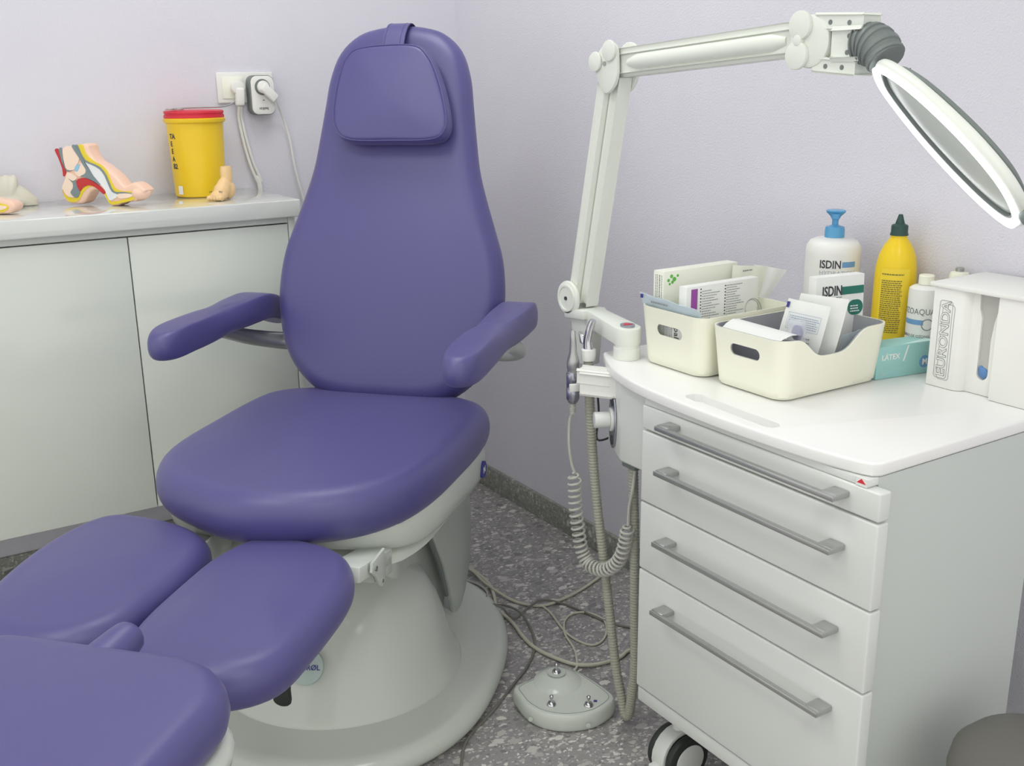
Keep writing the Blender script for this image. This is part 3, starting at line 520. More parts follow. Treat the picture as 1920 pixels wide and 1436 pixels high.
em = cp('round_emblem', tb, M_NAVY, 'blue round emblem with a white letter')
tb = text_bm('N', 0.020, align='CENTER', bold=0.0004); place_flat(tb, (-0.185, 0.2874, 0.4635), V((-1, 0, 0)), (0, 0, 1)); cp('emblem_letter', tb, M_PAPER, parent=em, smooth=1)
# backrest
A = math.radians(16.5); BO = V((-0.305, 0.0, 0.565)); BU = V((-math.sin(A), 0, math.cos(A))); BN = V((math.cos(A), 0, math.sin(A))); BY = V((0, 1, 0))
def back(x, y, z): return tuple(BO + BY * x + BU * y + BN * z)
hw = [(0.0, 0.00), (0.10, 0.003), (0.165, 0.022), (0.222, 0.068), (0.258, 0.128), (0.276, 0.20), (0.281, 0.27), (0.272, 0.35), (0.250, 0.42), (0.226, 0.49), (0.206, 0.56), (0.193, 0.64), (0.183, 0.71), (0.173, 0.775), (0.150, 0.835), (0.105, 0.876), (0.05, 0.892), (0.0, 0.895)]
bo_ = hw[:] + [(-x, y) for x, y in reversed(hw[1:-1])]
bo_ = [(x + 0.006 + (-0.012 * y), y) for x, y in smooth2(bo_, 4)]
def backf(x, y, z):   # a soft lumbar swell, thinner towards the top
    k = 1.0 - 0.25 * min(1, max(0, y / 0.9)); sw = 0.014 * math.exp(-((y - 0.28) / 0.22) ** 2) * (1 - min(1, (x / 0.28) ** 2)) if z > 0.03 else 0
    return back(x, y, (z - 0.01) * k + sw)
cp('backrest', cushion(B(), bo_, 0.0, 0.095, 0.05, 0.006, mapf=backf, ni=12), M_LEATHER)
cp('back_shell', cushion(B(), [(x * 0.93, 0.03 + y * 0.93) for x, y in bo_], -0.055, 0.03, 0.01, 0.0, mapf=back), M_SHELL)
# head cushion
ho = [(-0.065, 0.822), (0.055, 0.826), (0.098, 0.800), (0.128, 0.745), (0.152, 0.665), (0.150, 0.622), (0.118, 0.603), (0.02, 0.600), (-0.085, 0.602), (-0.122, 0.628), (-0.130, 0.68), (-0.122, 0.748), (-0.105, 0.798)]
ho = smooth2(ho, 5)
hc = cp('head_cushion', cushion(B(), ho, 0.066, 0.052, 0.016, 0.008, mapf=back, power=0.8), M_LEATHER)
cxh = sum(p[0] for p in ho) / len(ho); cyh = sum(p[1] for p in ho) / len(ho)
pr = [back(cxh + (x - cxh) * 0.962, cyh + (y - cyh) * 0.958, 0.0885) for x, y in ho]
cp('piping', tube(B(), pr + [pr[0]], 0.0017, 6, 1), M_LEATHER, parent=hc)
bm = B()
for z0_, z1_ in ((0, 1),):
    pth = [(0.81, 0.060), (0.835, 0.052), (0.860, 0.044), (0.882, 0.031), (0.896, 0.012), (0.899, -0.012), (0.892, -0.03), (0.88, -0.05)]
    P_ = catmull([V((0, a, b)) for a, b in pth], 4)
    rows = []
    for q in P_:
        rows.append([bm.verts.new(back(sx, q.y, q.z + dz)) for sx, dz in ((-0.028, 0), (-0.028, 0.004), (0.024, 0.004), (0.024, 0))])
    for a_, b_ in zip(rows, rows[1:]):
        for k in range(4): bm.faces.new((a_[k], a_[(k + 1) % 4], b_[(k + 1) % 4], b_[k]))
    bm.faces.new(rows[0]); bm.faces.new(rows[-1])
cp('strap', bm, M_LEATHER, parent=hc)
bm = B()
for sx in (-0.024, 0.014): tube(bm, [back(sx, q.y, q.z + 0.0043) for q in P_], 0.0007, 5, 1)
cp('strap_stitching', bm, M_LEATHER, parent=hc)
# armrests
for sgn, lab in ((-1, None), (1, None)):
    yc = 0.330 * sgn; xo = -0.016 if sgn < 0 else 0.045
    cap = smooth2([(0.085, 0.0), (0.070, 0.026), (0.02, 0.037), (-0.12, 0.040), (-0.28, 0.041), (-0.352, 0.034), (-0.375, 0.0), (-0.352, -0.034), (-0.28, -0.041), (-0.12, -0.040), (0.02, -0.037), (0.070, -0.026)], 4)
    def af(x, y, z, yc=yc, sgn=sgn):
        drop = 0.035 * max(0, (-x - 0.32) / 0.12) ** 2 + 0.05 * max(0, x) * 1.2; 
        return (x, yc + y, z - drop)
    ar = cp('armrest', cushion(B(), [(x * 1.20 + xo, y * 1.02) for x, y in cap], 0.783 if sgn < 0 else 0.788, 0.060, 0.027, 0.003, mapf=af, power=0.85), M_LEATHER)
    bm = B(); tube(bm, [(-0.40, 0.235 * sgn, 0.685), (-0.375, 0.29 * sgn, 0.690), (-0.31, 0.335 * sgn, 0.712), (-0.22, 0.345 * sgn, 0.745), (-0.17, 0.345 * sgn, 0.757)], 0.02, 12, rfun=lambda t_: 0.024 - 0.010 * t_)
    cp('armrest_bracket', bm, M_STEEL if sgn < 0 else M_SHELL2, parent=ar)
# leg rests
l1 = [(0.322, -0.300), (0.316, -0.200), (0.345, -0.105), (0.400, -0.045), (0.48, -0.024), (0.60, -0.018), (0.70, -0.026), (0.765, -0.075), (0.782, -0.150), (0.755, -0.235), (0.675, -0.295), (0.55, -0.330), (0.42, -0.334)]
l2 = [(0.350, 0.030), (0.346, 0.125), (0.378, 0.200), (0.440, 0.243), (0.52, 0.262), (0.65, 0.268), (0.745, 0.258), (0.800, 0.205), (0.812, 0.125), (0.788, 0.04), (0.71, 0.000), (0.58, -0.016), (0.44, -0.012)]
for o_, y in ((l1, -0.15), (l2, 0.125)):
    lr = cp('leg_rest', cushion(B(), smooth2(o_, 5), 0.493, 0.078, 0.045, 0.012, power=0.85, mapf=lambda x, y, z: (x, y, z + 0.015 * (x - 0.55))), M_LEATHER)
    cp('leg_rest_frame', box(B(), (0.34, y - 0.05, 0.432), (0.74, y + 0.05, 0.447), 0.006), M_SHELL, parent=lr)
    yy = y + (0.085 if y > 0 else 0.035)
    bm = B(); obox(bm, (0.335, yy, 0.478), (0.075, 0, 0.016), (0, 0.030, 0), (-0.003, 0, 0.014), 0.004)
    obox(bm, (0.29, yy, 0.452), (0.045, 0, 0.01), (0, 0.024, 0), (0, 0, 0.022), 0.006)
    cp('leg_rest_arm', bm, M_SHELL, parent=lr)
    for s_ in (1,):
        hy = yy + 0.034
        hp_ = [(0.375, hy, 0.502), (0.380, hy, 0.486), (0.362, hy, 0.470), (0.348, hy, 0.446), (0.334, hy, 0.438), (0.322, hy, 0.448), (0.316, hy, 0.478), (0.318, hy, 0.505)]
        bk = cp('hinge_plate', prism(B(), hp_, (0, 0.006, 0), 0.0015), M_SHELL2, parent=lr)
    bm = B(); cyl(bm, (0.366, hy + 0.005, 0.488), (0.366, hy + 0.009, 0.488), 0.005, 14); cp('bolt', bm, M_CHROME, parent=lr); bm = B(); cyl(bm, (0.336, hy + 0.005, 0.450), (0.336, hy + 0.0075, 0.450), 0.0035, 12)
    cp('bolt', bm, M_CHROME, parent=lr)

# ================================================================ operator stool at the lower left
sc = V((-1.648, -1.800, 0))
t = thing('operator_stool', 'violet padded stool seat with white rim cut off by the lower left corner', 'stool', sc, PHI)
sq = [(x, y) for x, y in rrect(-0.215, -0.215, 0.215, 0.215, 0.10, 6)]
part('seat_cushion', cushion(B(), sq, 0.588, 0.075, 0.038, 0.008, power=0.8), M_LEATHER, t, local=True)
part('seat_shell', cushion(B(), [(x * 0.99, y * 0.99 + 0.004) for x, y in sq], 0.536, 0.034, 0.016, 0), M_SHELL, t, local=True)
bm = B(); tube(bm, [(-0.185, 0.0, 0.590), (-0.215, 0.004, 0.598), (-0.240, 0.008, 0.606), (-0.262, 0.010, 0.610)], 0.02, 14, rfun=lambda k: (0.034 - 0.014 * k) * (1 - max(0, (k - 0.8) / 0.2) ** 2 * 0.75))
part('pommel', bm, M_LEATHER, t, local=True)
part('column', lathe(B(), [(0.028, 0.10), (0.028, 0.34), (0.016, 0.345), (0.016, 0.52)], (0, 0, 0), n=24), M_CHROME, t, local=True)
bm = B()
for k in range(5):
    a = 2 * math.pi * k / 5 + 0.3; c_ = V((math.cos(a), math.sin(a), 0)); s_ = V((-c_.y, c_.x, 0))
    obox(bm, c_ * 0.13 + V((0, 0, 0.088)), c_ * 0.12, s_ * 0.018, (0, 0, 0.010), 0.004)
part('star_base', bm, M_SHELL, t, local=True)
for k in range(5):
    a = 2 * math.pi * k / 5 + 0.3; c_ = V((math.cos(a), math.sin(a), 0)); s_ = V((-c_.y, c_.x, 0))
    bm = B(); cyl(bm, c_ * 0.235 + s_ * 0.02 + V((0, 0, .028)), c_ * 0.235 - s_ * 0.02 + V((0, 0, .028)), 0.0275, 20, 0.004)
    cyl(bm, c_ * 0.235 + V((0, 0, .03)), c_ * 0.235 + V((0, 0, .08)), 0.006, 10)
    part('castor', bm, M_DARK, t, local=True)

# ================================================================ trolley
XF = -0.56; YL, YR = -1.5905, -2.094; ZT = 0.7858
TR = thing('drawer_trolley', 'white four-drawer trolley with long bar handles standing against the right wall', 'trolley', (-0.35, -1.84, 0))
bm = B(); box(bm, (-0.535, YR + 0.024, 0.175), (-0.14, YL - 0.003, 0.764))
part('body', bm, M_CARTSIDE, TR)
part('plinth', box(B(), (-0.5565, YR + 0.022, 0.1665), (-0.141, YL - 0.001, 0.196), 0.003), M_CART, TR)
for z0, z1, zh in ((0.7095, 0.752, 0.753), (0.5745, 0.7060, 0.655), (0.4430, 0.5715, 0.524), (0.2000, 0.4400, 0.393)):
    top = z0 > 0.70
    dr = part('drawer', box(B(), (XF, YR, z0), (-0.536, YL, z1), 0.003, 3), M_CART, TR)
    zh2 = 0.7525 if top else zh
    zh2 = zh2 - (0.017 if top else 0)
    bm = B(); xh = XF - 0.030
    obox(bm, (xh, -1.853, zh2), (0.005, 0, 0), (0, 0.190, 0), (0, 0, 0.0040), 0.0012)
    part('handle', bm, M_STEEL, dr)
    for yy, k in ((-1.6765, 0), (-2.0295, 1)):
        part('handle_mount', box(B(), (XF - 0.030, yy - 0.014, zh2 - 0.0045), (XF - 0.0003, yy + 0.014, zh2 + 0.0055), 0.0025), M_STEEL, dr)
part('top_rail', box(B(), (XF + 0.003, YR + 0.0245, 0.7525), (-0.50, YL - 0.003, 0.7645), 0.002), M_CART, TR)
# curved worktop
cu = catmull([(-0.478, -1.372, 0), (-0.505, -1.418, 0), (-0.533, -1.475, 0), (-0.557, -1.560, 0), (-0.568, -1.66, 0), (-0.573, -1.79, 0), (-0.570, -1.90, 0), (-0.563, -1.99, 0), (-0.551, -2.052, 0)], 5)
out = [(-0.02, -1.362), (-0.465, -1.362), (-0.472, -1.364)] + [(q.x, q.y) for q in cu] + [(-0.545, -2.066), (-0.533, -2.073), (-0.02, -2.073)]
wt = prism(B(), [V((x, y, ZT - 0.0205)) for x, y in out], (0, 0, 0.0205), 0.004, 3)
cut = prism(B(), [V((x, y, ZT - 0.013)) for x, y in [(q.x, q.y) for q in catmull([(-0.5445, -1.683, 0), (-0.551, -1.740, 0), (-0.5535, -1.80, 0), (-0.550, -1.868, 0)], 4)] + [(-0.545, -1.880), (-0.530, -1.880), (-0.522, -1.870), (-0.520, -1.80), (-0.514, -1.700), (-0.511, -1.688), (-0.520, -1.676), (-0.536, -1.674)]], (0, 0, 0.02))
wt = boolean(wt, cut)
part('worktop', wt, M_CORIAN, TR)
bm = box(B(), (XF - 0.0008, -2.088, 0.7545), (XF + 0.004, -2.058, 0.7640)); 
tg = part('maker_sticker', box(B(), (XF + 0.0014, -2.0685, 0.7528), (XF + 0.0034, -2.050, 0.7650)), M_WHITE, TR)
bm.free()
part('sticker_mark', prism(B(), [V((XF + 0.0012, -2.0675, 0.757)), V((XF + 0.0012, -2.0515, 0.757)), V((XF + 0.0012, -2.0595, 0.764))], (0.0006, 0, 0)), M_RED, tg)
# castors
def castor(x, y, fl):
    bm = B(); cyl(bm, (x, y + .018, .05), (x, y + .034, .05), .05, 32, .006); cyl(bm, (x, y - .018, .05), (x, y - .034, .05), .05, 32, .006)
    c = part('castor', bm, M_DARK, TR)
    bm = B(); cyl(bm, (x, y + .0338, .05), (x, y + .037, .05), .034, 28, .002); part('hub_cap', bm, M_CART, c)
    bm = B(); cyl(bm, (x, y - .0338, .05), (x, y - .037, .05), .034, 28, .002); part('hub_cap', bm, M_CART, c)
    bm = B(); pts = []
    for k in range(13):
        a = math.radians(-20 + 220 * k / 12); pts.append((x + 0.053 * math.cos(a), .05 + 0.055 * math.sin(a)))
    for k in range(12, -1, -1):
        a = math.radians(-20 + 220 * k / 12); pts.append((x + 0.044 * math.cos(a), .05 + 0.046 * math.sin(a)))
    prism(bm, [V((a, y - 0.0165, b)) for a, b in pts], (0, 0.033, 0), 0.002)
    cyl(bm, (x, y, .1045), (x, y, .1662), 0.012, 16)
    part('yoke', bm, M_CART, c)
    part('brake_pedal', box(B(), (x - 0.066, y - .009, .030), (x - 0.045, y + .009, .046), .002), M_CART, c)
for x, y in ((-0.490, -1.636), (-0.490, -2.03), (-0.20, -1.636), (-0.20, -2.03)): castor(x, y, 1)
# motor control box under the left end of the worktop
fp = [(-0.532, -1.5895), (-0.533, -1.500), (-0.526, -1.484), (-0.483, -1.398), (-0.40, -1.398), (-0.40, -1.5895)]
cb = part('control_box', prism(B(), [V((x, y, 0.612)) for x, y in fp], (0, 0, 0.1525), 0.005, 3), M_CART, TR)
A0 = V((-0.526, -1.484, 0)); A1 = V((-0.483, -1.398, 0)); ad = (A1 - A0).normalized(); an = V((-ad.y, ad.x, 0)); an = an if an.x < 0 else -an
pc = (A0 + A1) / 2 + an * 0.0005
pts = [pc + ad * 0.030 * math.cos(a) + V((0, 0, 0.672 + 0.054 * math.sin(a))) for a in [2 * math.pi * k / 32 for k in range(32)]]
pn = part('control_panel', prism(B(), pts, an * 0.0035, 0.001), M_ALU, cb)
bm = B()
for dz in (0.712, 0.635): cyl(bm, pc + V((0, 0, dz)) - ad * 0.004 + an * 0.003, pc + V((0, 0, dz)) - ad * 0.004 + an * 0.0055, 0.009, 16)
part('button', bm, M_INK, pn)
bm = B(); ks = pc + V((0, 0, 0.675)); cyl(bm, ks + an * 0.003, ks + an * 0.008, 0.023, 28, 0.001); cyl(bm, ks + an * 0.008, ks + an * 0.038, 0.0155, 28, 0.002)
part('dial_knob', bm, M_CART, pn)
# handpiece holder
hd = V((-0.046, 0.075, 0)).normalized(); hs = V((hd.y, -hd.x, 0))
bm = B(); h0 = V((-0.505, -1.428, 0.742))
obox(bm, h0 + hd * 0.010, hd * 0.040, hs * 0.016, (0, 0, 0.020), 0.005, 3)
obox(bm, h0 + hd * 0.028 + V((0, 0, 0.012)), hd * 0.030, hs * 0.014, (0, 0, 0.012), 0.004, 3)
hl = part('handpiece_holder', bm, M_WHITE, TR)
bm = B(); box(bm, (-0.520, -1.400, 0.765), (-0.470, -1.372, 0.7655)); bm.free()
hp = D['hp']; hx, hy = -0.5300, -1.3435
bm = B(); obox(bm, (-0.541, -1.3665, 0.726), (0.011, -0.004, 0), (0.0012, 0.0035, 0), (0, 0, 0.0075), 0.0015)
part('clip', bm, M_WHITE, hl)

# micromotor handpiece + coiled cord
t = thing('handpiece', 'silver pencil-like drill handpiece hanging upright in the trolley holder, on a coiled cord', 'handpiece', (hx, hy, 0.69))
pr = [(0.0035, 0.140), (0.005, 0.138), (0.0062, 0.120), (0.0066, 0.112), (0.0072, 0.098), (0.0115, 0.082), (0.0122, 0.080), (0.0122, 0.066), (0.0112, 0.064), (0.0112, 0.058), (0.0122, 0.057)]
part('nose', lathe(B(), [(0, 0.140)] + pr, (hx, hy, 0.693), n=28), M_STEEL, t)
part('motor', lathe(B(), [(0.0122, 0.0575), (0.0130, 0.055), (0.0130, 0.030), (0.0123, 0.029), (0.0123, 0.027), (0.0130, 0.026), (0.0130, 0.004), (0.009, -0.004), (0.006, -0.006), (0, -0.006)], (hx, hy, 0.693), n=28), M_ALU, t)
bm = B(); lathe(bm, [(0.0045, 0.0), (0.0045, -0.022)], (hx, hy, 0.688), n=16)
for k in range(6): lathe(bm, [(0.0045, 0), (0.0062, -0.0006), (0.0062, -0.0022), (0.0045, -0.0028)], (hx, hy, 0.686 - k * 0.0036), n=16)
part('strain_relief', bm, M_CORD, t)
c1 = [(hx, hy, 0.668)] + D['cord1'][1:]
bm = B(); tube(bm, c1, 0.0032, 8)
cen = catmull(D['coil'], 40); turns = 34; hel = []; Lc = len(cen) - 1; Nn = turns * 14
u = None
for i in range(Nn + 1):
    f = i / Nn * Lc; k = min(int(f), Lc - 1); q = cen[k].lerp(cen[k + 1], f - k); T = (cen[k + 1] - cen[k]).normalized()
    if u is None: u = T.cross(V((1, 0, 0))).normalized()
    u = (u - T * u.dot(T)).normalized(); v_ = T.cross(u); env = 0.0125 * min(1, i / 20, (Nn - i) / 20 + 0.05)
    # coils bunch up along the lower bend
    a = 2 * math.pi * turns * i / Nn; hel.append(q + (u * math.cos(a) + v_ * math.sin(a)) * env)
tube(bm, hel, 0.0026, 7, 1)
tube(bm, D['cord2'], 0.0032, 8)
part('coiled_cord', bm, M_CORD, t)
# suction handpiece + corrugated hose
sx_, sy_ = -0.500, -1.353
t = thing('suction_handpiece', 'chrome suction handpiece with thumb lever in the trolley holder, on a long corrugated hose', 'handpiece', (sx_, sy_, 0.78))
bm = B(); tube(bm, [(sx_, sy_, 0.792), (sx_ - 0.001, sy_ + .001, 0.812), (sx_ + .002, sy_ - .004, 0.838), (sx_ + .004, sy_ - .009, 0.852)], 0.008, 14, rfun=lambda k: 0.010 - 0.0035 * k)
part('body', bm, M_CHROME, t)
bm = B(); obox(bm, (sx_ - 0.001, sy_ + 0.018, 0.812), (0.004, 0.004, 0), (-0.005, 0.005, 0.003), (0, 0.003, 0.011), 0.003)
part('thumb_lever', bm, M_CHROME, t)
part('collar', lathe(B(), [(0.0105, 0.770), (0.0135, 0.772), (0.0145, 0.782), (0.0145, 0.793), (0.011, 0.795)], (sx_, sy_, 0), n=24), M_WHITE, t)
ha = [(sx_, sy_, 0.772)] + D['hose_a'][1:-1] + [(-0.466, -1.432, 0.055)]
path = catmull(ha + [(-0.465, -1.442, 0.020), (-0.464, -1.453, 0.020), (-0.466, -1.463, 0.055)] + [tuple(p_) for p_ in reversed(D['hose_b'][:-1])], 30)
# resample evenly
ds = [0]
for a_, b_ in zip(path, path[1:]): ds.append(ds[-1] + (b_ - a_).length)
step = 0.0016; res = []; j = 0; s_ = 0
while s_ < ds[-1]:
    while ds[j + 1] < s_: j += 1
    f = (s_ - ds[j]) / max(1e-9, ds[j + 1] - ds[j]); res.append(path[j].lerp(path[j + 1], f)); s_ += step
NR = len(res)
part('hose', tube(B(), res, 0.0, 12, 1, rfun=lambda k: 0.0094 + 0.0009 * math.sin(k * (NR - 1) * math.pi / 2)), M_HOSE, t, smooth=60)
bm = B(); box(bm, (-0.505, -1.506, 0.588), (-0.472, -1.466, 0.6117), 0.004)
part('hose_socket', bm, M_GREY, TR)

# ================================================================ magnifier lamp
t = thing('magnifier_lamp', 'white articulated magnifier lamp clamped to the trolley, reaching across the right wall', 'lamp', (-0.470, -1.430, ZT))
part('pivot_post', lathe(B(), [(0.026, 0.0003), (0.026, 0.022), (0.0235, 0.0225), (0.0235, 0.030)], (-0.463, -1.425, ZT), n=36), M_ABS, t)
p0_ = V((-0.463, -1.425, 0.832)); p1_ = V((-0.440, -1.292, 0.840)); dd = (p1_ - p0_); ln = dd.length; dd.normalize(); ss = dd.cross(V((0, 0, 1))).normalized(); uu = ss.cross(dd)
bm = B(); ol_ = [p0_ + dd * a + ss * b - uu * 0.018 for a, b in [(0.026 * math.sin(math.radians(x)) * -1, 0.026 * math.cos(math.radians(x))) for x in range(0, 181, 15)] + [(ln + 0.01, -0.019), (ln + 0.01, 0.019)]]
prism(bm, ol_, uu * 0.034, 0.003)
br = part('swivel_bracket', bm, M_ABS, t)
bm = B(); cyl(bm, p0_ + uu * 0.016, p0_ + uu * 0.0195, 0.014, 24); bd = part('badge', bm, M_ALU, br)
part('badge_mark', prism(B(), [p0_ + uu * 0.0195 + dd * 0.010, p0_ + uu * 0.0195 + ss * 0.010 - dd * 0.002, p0_ + uu * 0.0195 - ss * 0.010 - dd * 0.002], uu * 0.0006), M_RED, bd)
# lower joint housing : tapered column with a round disc
XJ = -0.440
jc = V((XJ, -1.238, 0.872))
Lh = [(-1.262, 0.850), (-1.300, 0.852), (-1.302, 0.836), (-1.290, 0.740), (-1.262, 0.735), (-1.243, 0.78), (-1.228, 0.842), (-1.222, 0.862)]
part('joint_housing', prism(B(), [V((XJ - 0.018, y, z)) for y, z in Lh], (0.036, 0, 0), 0.006, 3), M_ABS, t)
bm = B(); cyl(bm, jc + V((-0.030, 0, 0)), jc + V((-0.020, -0.0, 0)), 0.035, 40, 0.004)
lathe(bm, [(0.0275, 0), (0.0275, 0.003), (0.0235, 0.003), (0.0235, 0.0006), (0.0, 0.0018)], jc + V((-0.030, 0, 0)), (-1, 0, 0), 40)
bm2 = B(); 
cyl(bm, jc + V((0.016, 0, 0)), jc + V((0.028, 0, 0)), 0.035, 40, 0.004)
obox(bm, (XJ - 0.001, -1.262, 0.843), (0.029, 0, 0), (0, 0.034, -0.003), (0, 0.0, 0.010), 0.004)
bm2.free()
jd = part('joint_disc', bm, M_ABS, t)
bm = B(); cyl(bm, jc + V((-0.0335, 0, 0)), jc + V((-0.0315, 0, 0)), 0.004, 12); part('screw', bm, M_INK, jd)
bm = B(); tube(bm, [(XJ + 0.01, -1.226, 0.84), (XJ + 0.006, -1.222, 0.80), (XJ + 0.0, -1.228, 0.765)], 0.0025, 8); tube(bm, [(XJ + 0.005, -1.268, 0.75), (XJ + 0.01, -1.286, 0.70), (XJ, -1.31, 0.64), (-0.47, -1.345, 0.60), (-0.46, -1.39, 0.62)], 0.0022, 8)
part('power_lead', bm, M_DARK, t, 'black lead')
# lower arm : two parallel flat members
e0 = V((XJ, -1.255, 0.868)); e1 = V((XJ, -1.350, 1.300)); ad_ = (e1 - e0).normalized(); aw = V((0, -ad_.z, ad_.y))
if aw.y > 0: aw = -aw
Lr = (e1 - e0).length
bm = B(); obox(bm, (e0 + e1) / 2 - aw * 0.010 + V((-0.006, 0, 0)), ad_ * (Lr / 2 + 0.002), aw * 0.0115, (0.014, 0, 0), 0.003)
la = part('lower_arm', bm, M_ABS, t)
bm = B(); obox(bm, (e0 + e1) / 2 + aw * 0.0140 + V((0.004, 0, 0)), ad_ * (Lr / 2 + 0.002), aw * 0.0105, (0.012, 0, 0), 0.003)
part('arm_rod', bm, M_ABS, la)
bm = B(); obox(bm, (e0 + e1) / 2 + aw * 0.0025, ad_ * (Lr / 2 - 0.006), aw * 0.0018, (0.008, 0, 0), 0); part('gap_strip', bm, M_GREY, la)
# elbow
def yz(l, x): return [V((x, a, b)) for a, b in l]
el_ = smooth2([(-1.316, 1.330), (-1.325, 1.300), (-1.345, 1.274), (-1.365, 1.276), (-1.383, 1.298), (-1.384, 1.330), (-1.378, 1.356), (-1.352, 1.362), (-1.330, 1.346)], 3)
bm = B(); prism(bm, yz(el_, XJ - 0.026), (0.009, 0, 0), 0.003); prism(bm, yz(el_, XJ + 0.020), (0.009, 0, 0), 0.003)
obox(bm, (XJ, -1.345, 1.325), (0.021, 0, 0), (0, 0.016, 0), (0, 0, 0.02), 0.004)
eb = part('elbow', bm, M_ABS, t)
bm = B(); cyl(bm, (XJ - 0.026, -1.325, 1.3285), (XJ - 0.032, -1.325, 1.3285), 0.0175, 28, 0.002); cyl(bm, (XJ - 0.026, -1.366, 1.347), (XJ - 0.032, -1.366, 1.347), 0.0185, 28, 0.002)
part('pivot_cap', bm, M_ABS, eb)
bm = B(); cyl(bm, (XJ - 0.0255, -1.350, 1.325), (XJ - 0.0285, -1.350, 1.325), 0.004, 14); part('screw', bm, M_STEEL, eb)
# upper arm
f0 = V((XJ, -1.372, 1.326)); f1 = V((XJ, -1.812, 1.354)); ud = (f1 - f0).normalized(); uw = V((0, -ud.z, ud.y)); uw = uw if uw.z > 0 else -uw; Lu = (f1 - f0).length
bm = B(); obox(bm, (f0 + f1) / 2 + uw * 0.018 + V((0.004, 0, 0)), ud * (Lu / 2), uw * 0.006, (0.018, 0, 0), 0.002)
obox(bm, (f0 + f1) / 2 - uw * 0.003, ud * (Lu / 2), uw * 0.0165, (0.014, 0, 0), 0.004)
obox(bm, (f0 + f1) / 2 - uw * 0.0225 + V((0.004, 0, 0)), ud * (Lu / 2), uw * 0.0035, (0.014, 0, 0), 0.0012)
ua = part('upper_arm', bm, M_ABS, t)
bm = B(); pts = [f0 + ud * (0.03 + (Lu - 0.065) * k / 14) for k in range(15)]
tube(bm, [p_ - uw * 0.002 + V((-0.010, 0, 0)) for p_ in pts], 0.0145, 18, 1, rfun=lambda k: 0.0145 * min(1, 0.55 + 6 * k, 0.55 + 6 * (1 - k)))
part('spring_cover', bm, M_ABS, ua)
# head joint
g = V((XJ, -1.822, 1.352))
bm = B(); cyl(bm, g + V((-0.028, 0.010, 0.018)), g + V((-0.020, 0.010, 0.018)), 0.0205, 30, 0.002); cyl(bm, g + V((-0.028, 0.014, -0.024)), g + V((-0.020, 0.014, -0.024)), 0.0205, 30, 0.002)
cyl(bm, g + V((-0.029, 0.012, -0.003)), g + V((-0.020, 0.012, -0.003)), 0.008, 20, 0.002)
cyl(bm, g + V((-0.021, -0.004, -0.005)), g + V((0.024, -0.004, -0.005)), 0.0375, 40, 0.005)
hj = part('head_joint', bm, M_ABS, t)
bm = B()
obox(bm, g + V((0.0, -0.055, 0.020)), (0.018, 0, 0), (0, -0.040, -0.002), (0, 0, 0.0095), 0.003)
obox(bm, g + V((0.0, -0.050, -0.040)), (0.018, 0, 0), (0, -0.036, -0.003), (0, 0, 0.0085), 0.003)
obox(bm, g + V((0.004, -0.058, -0.010)), (0.014, 0, 0), (0, -0.034, 0), (0, 0, 0.0215), 0.004)
obox(bm, g + V((-0.004, -0.072, -0.010)), (0.016, 0, 0), (0, -0.020, 0), (0, 0, 0.018), 0.006)
fk = part('fork', bm, M_ABS, hj)
bm = B()
for a_, b_ in ((-0.040, 0.020), (-0.074, 0.018), (-0.036, -0.040), (-0.066, -0.042), (-0.077, 0.000), (-0.075, -0.022)):
    xx = -0.0185 if abs(b_) < 0.03 and b_ < 0.01 else -0.0165
    cyl(bm, g + V((xx - 0.002, a_, b_)), g + V((xx, a_, b_)), 0.0036, 14)
part('screw_hole', bm, M_GREY, fk)
# ribbed neck
nk = [(XJ, -1.903, 1.341), (XJ, -1.920, 1.341), (XJ - .002, -1.938, 1.333), (XJ - .004, -1.953, 1.318)]
P_ = catmull(nk, 24); NP = len(P_)
part('ribbed_neck', tube(B(), P_, 0, 24, 1, rfun=lambda k: 0.0265 + 0.0045 * math.sin(min(1, k * 1.2) * math.pi) * 0.6 + 0.0012 * (1 if math.sin(k * 2 * math.pi * 6) > 0 else -1)), M_GREY, t, 'grey ribbed neck', smooth=50)
# head: local x along, z out of the back, y across
hx_ = V((-0.10, -0.83, -0.555)).normalized()
vv = V((0.82, 0.575, -0.03)); u1 = (vv - hx_ * vv.dot(hx_)).normalized(); u2 = hx_.cross(u1)
ANG = math.radians(17); hn = -(u2 * math.cos(ANG) + u1 * math.sin(ANG)); hn.normalize(); hz = -hn; hy_ = hz.cross(hx_)
ho_ = V((XJ - 0.006, -1.953, 1.312))
def hm(x, y, z): return tuple(ho_ + hx_ * x + hy_ * y + hz * z)
oh = smooth2([(0.0, 0.0), (0.006, 0.024), (0.035, 0.045), (0.09, 0.066), (0.16, 0.076), (0.235, 0.072), (0.292, 0.048), (0.312, 0.0)] + [(0.292, -0.048), (0.235, -0.072), (0.16, -0.076), (0.09, -0.066), (0.035, -0.045), (0.006, -0.024)], 5)
bm = cushion(B(), oh, -0.009, 0.016, 0.007, 0.001, mapf=lambda x, y, z: (x, y, z))
cxo = 0.165
ol2 = [(cxo + (x - cxo) * 0.89, y * 0.82) for x, y in oh]
cut = prism(B(), [V((x, y, -0.1)) for x, y in ol2], (0, 0, 0.2))
bm = boolean(bm, cut)
for v in bm.verts: v.co = V(hm(*v.co))
hdp = part('head_housing', bm, M_ABS, t)
bm = B()
def ringband(bm, s0, s1, z0, z1, w0=None):
    n = len(oh)
    def pt(s, i, z): x, y = oh[i]; return V(hm(cxo + (x - cxo) * s[0], y * s[1], z))
    a = [bm.verts.new(pt(s0, i, z0)) for i in range(n)]; b = [bm.verts.new(pt(s1, i, z1)) for i in range(n)]
    for k in range(n): bm.faces.new((a[k], a[(k + 1) % n], b[(k + 1) % n], b[k]))
    return a, b
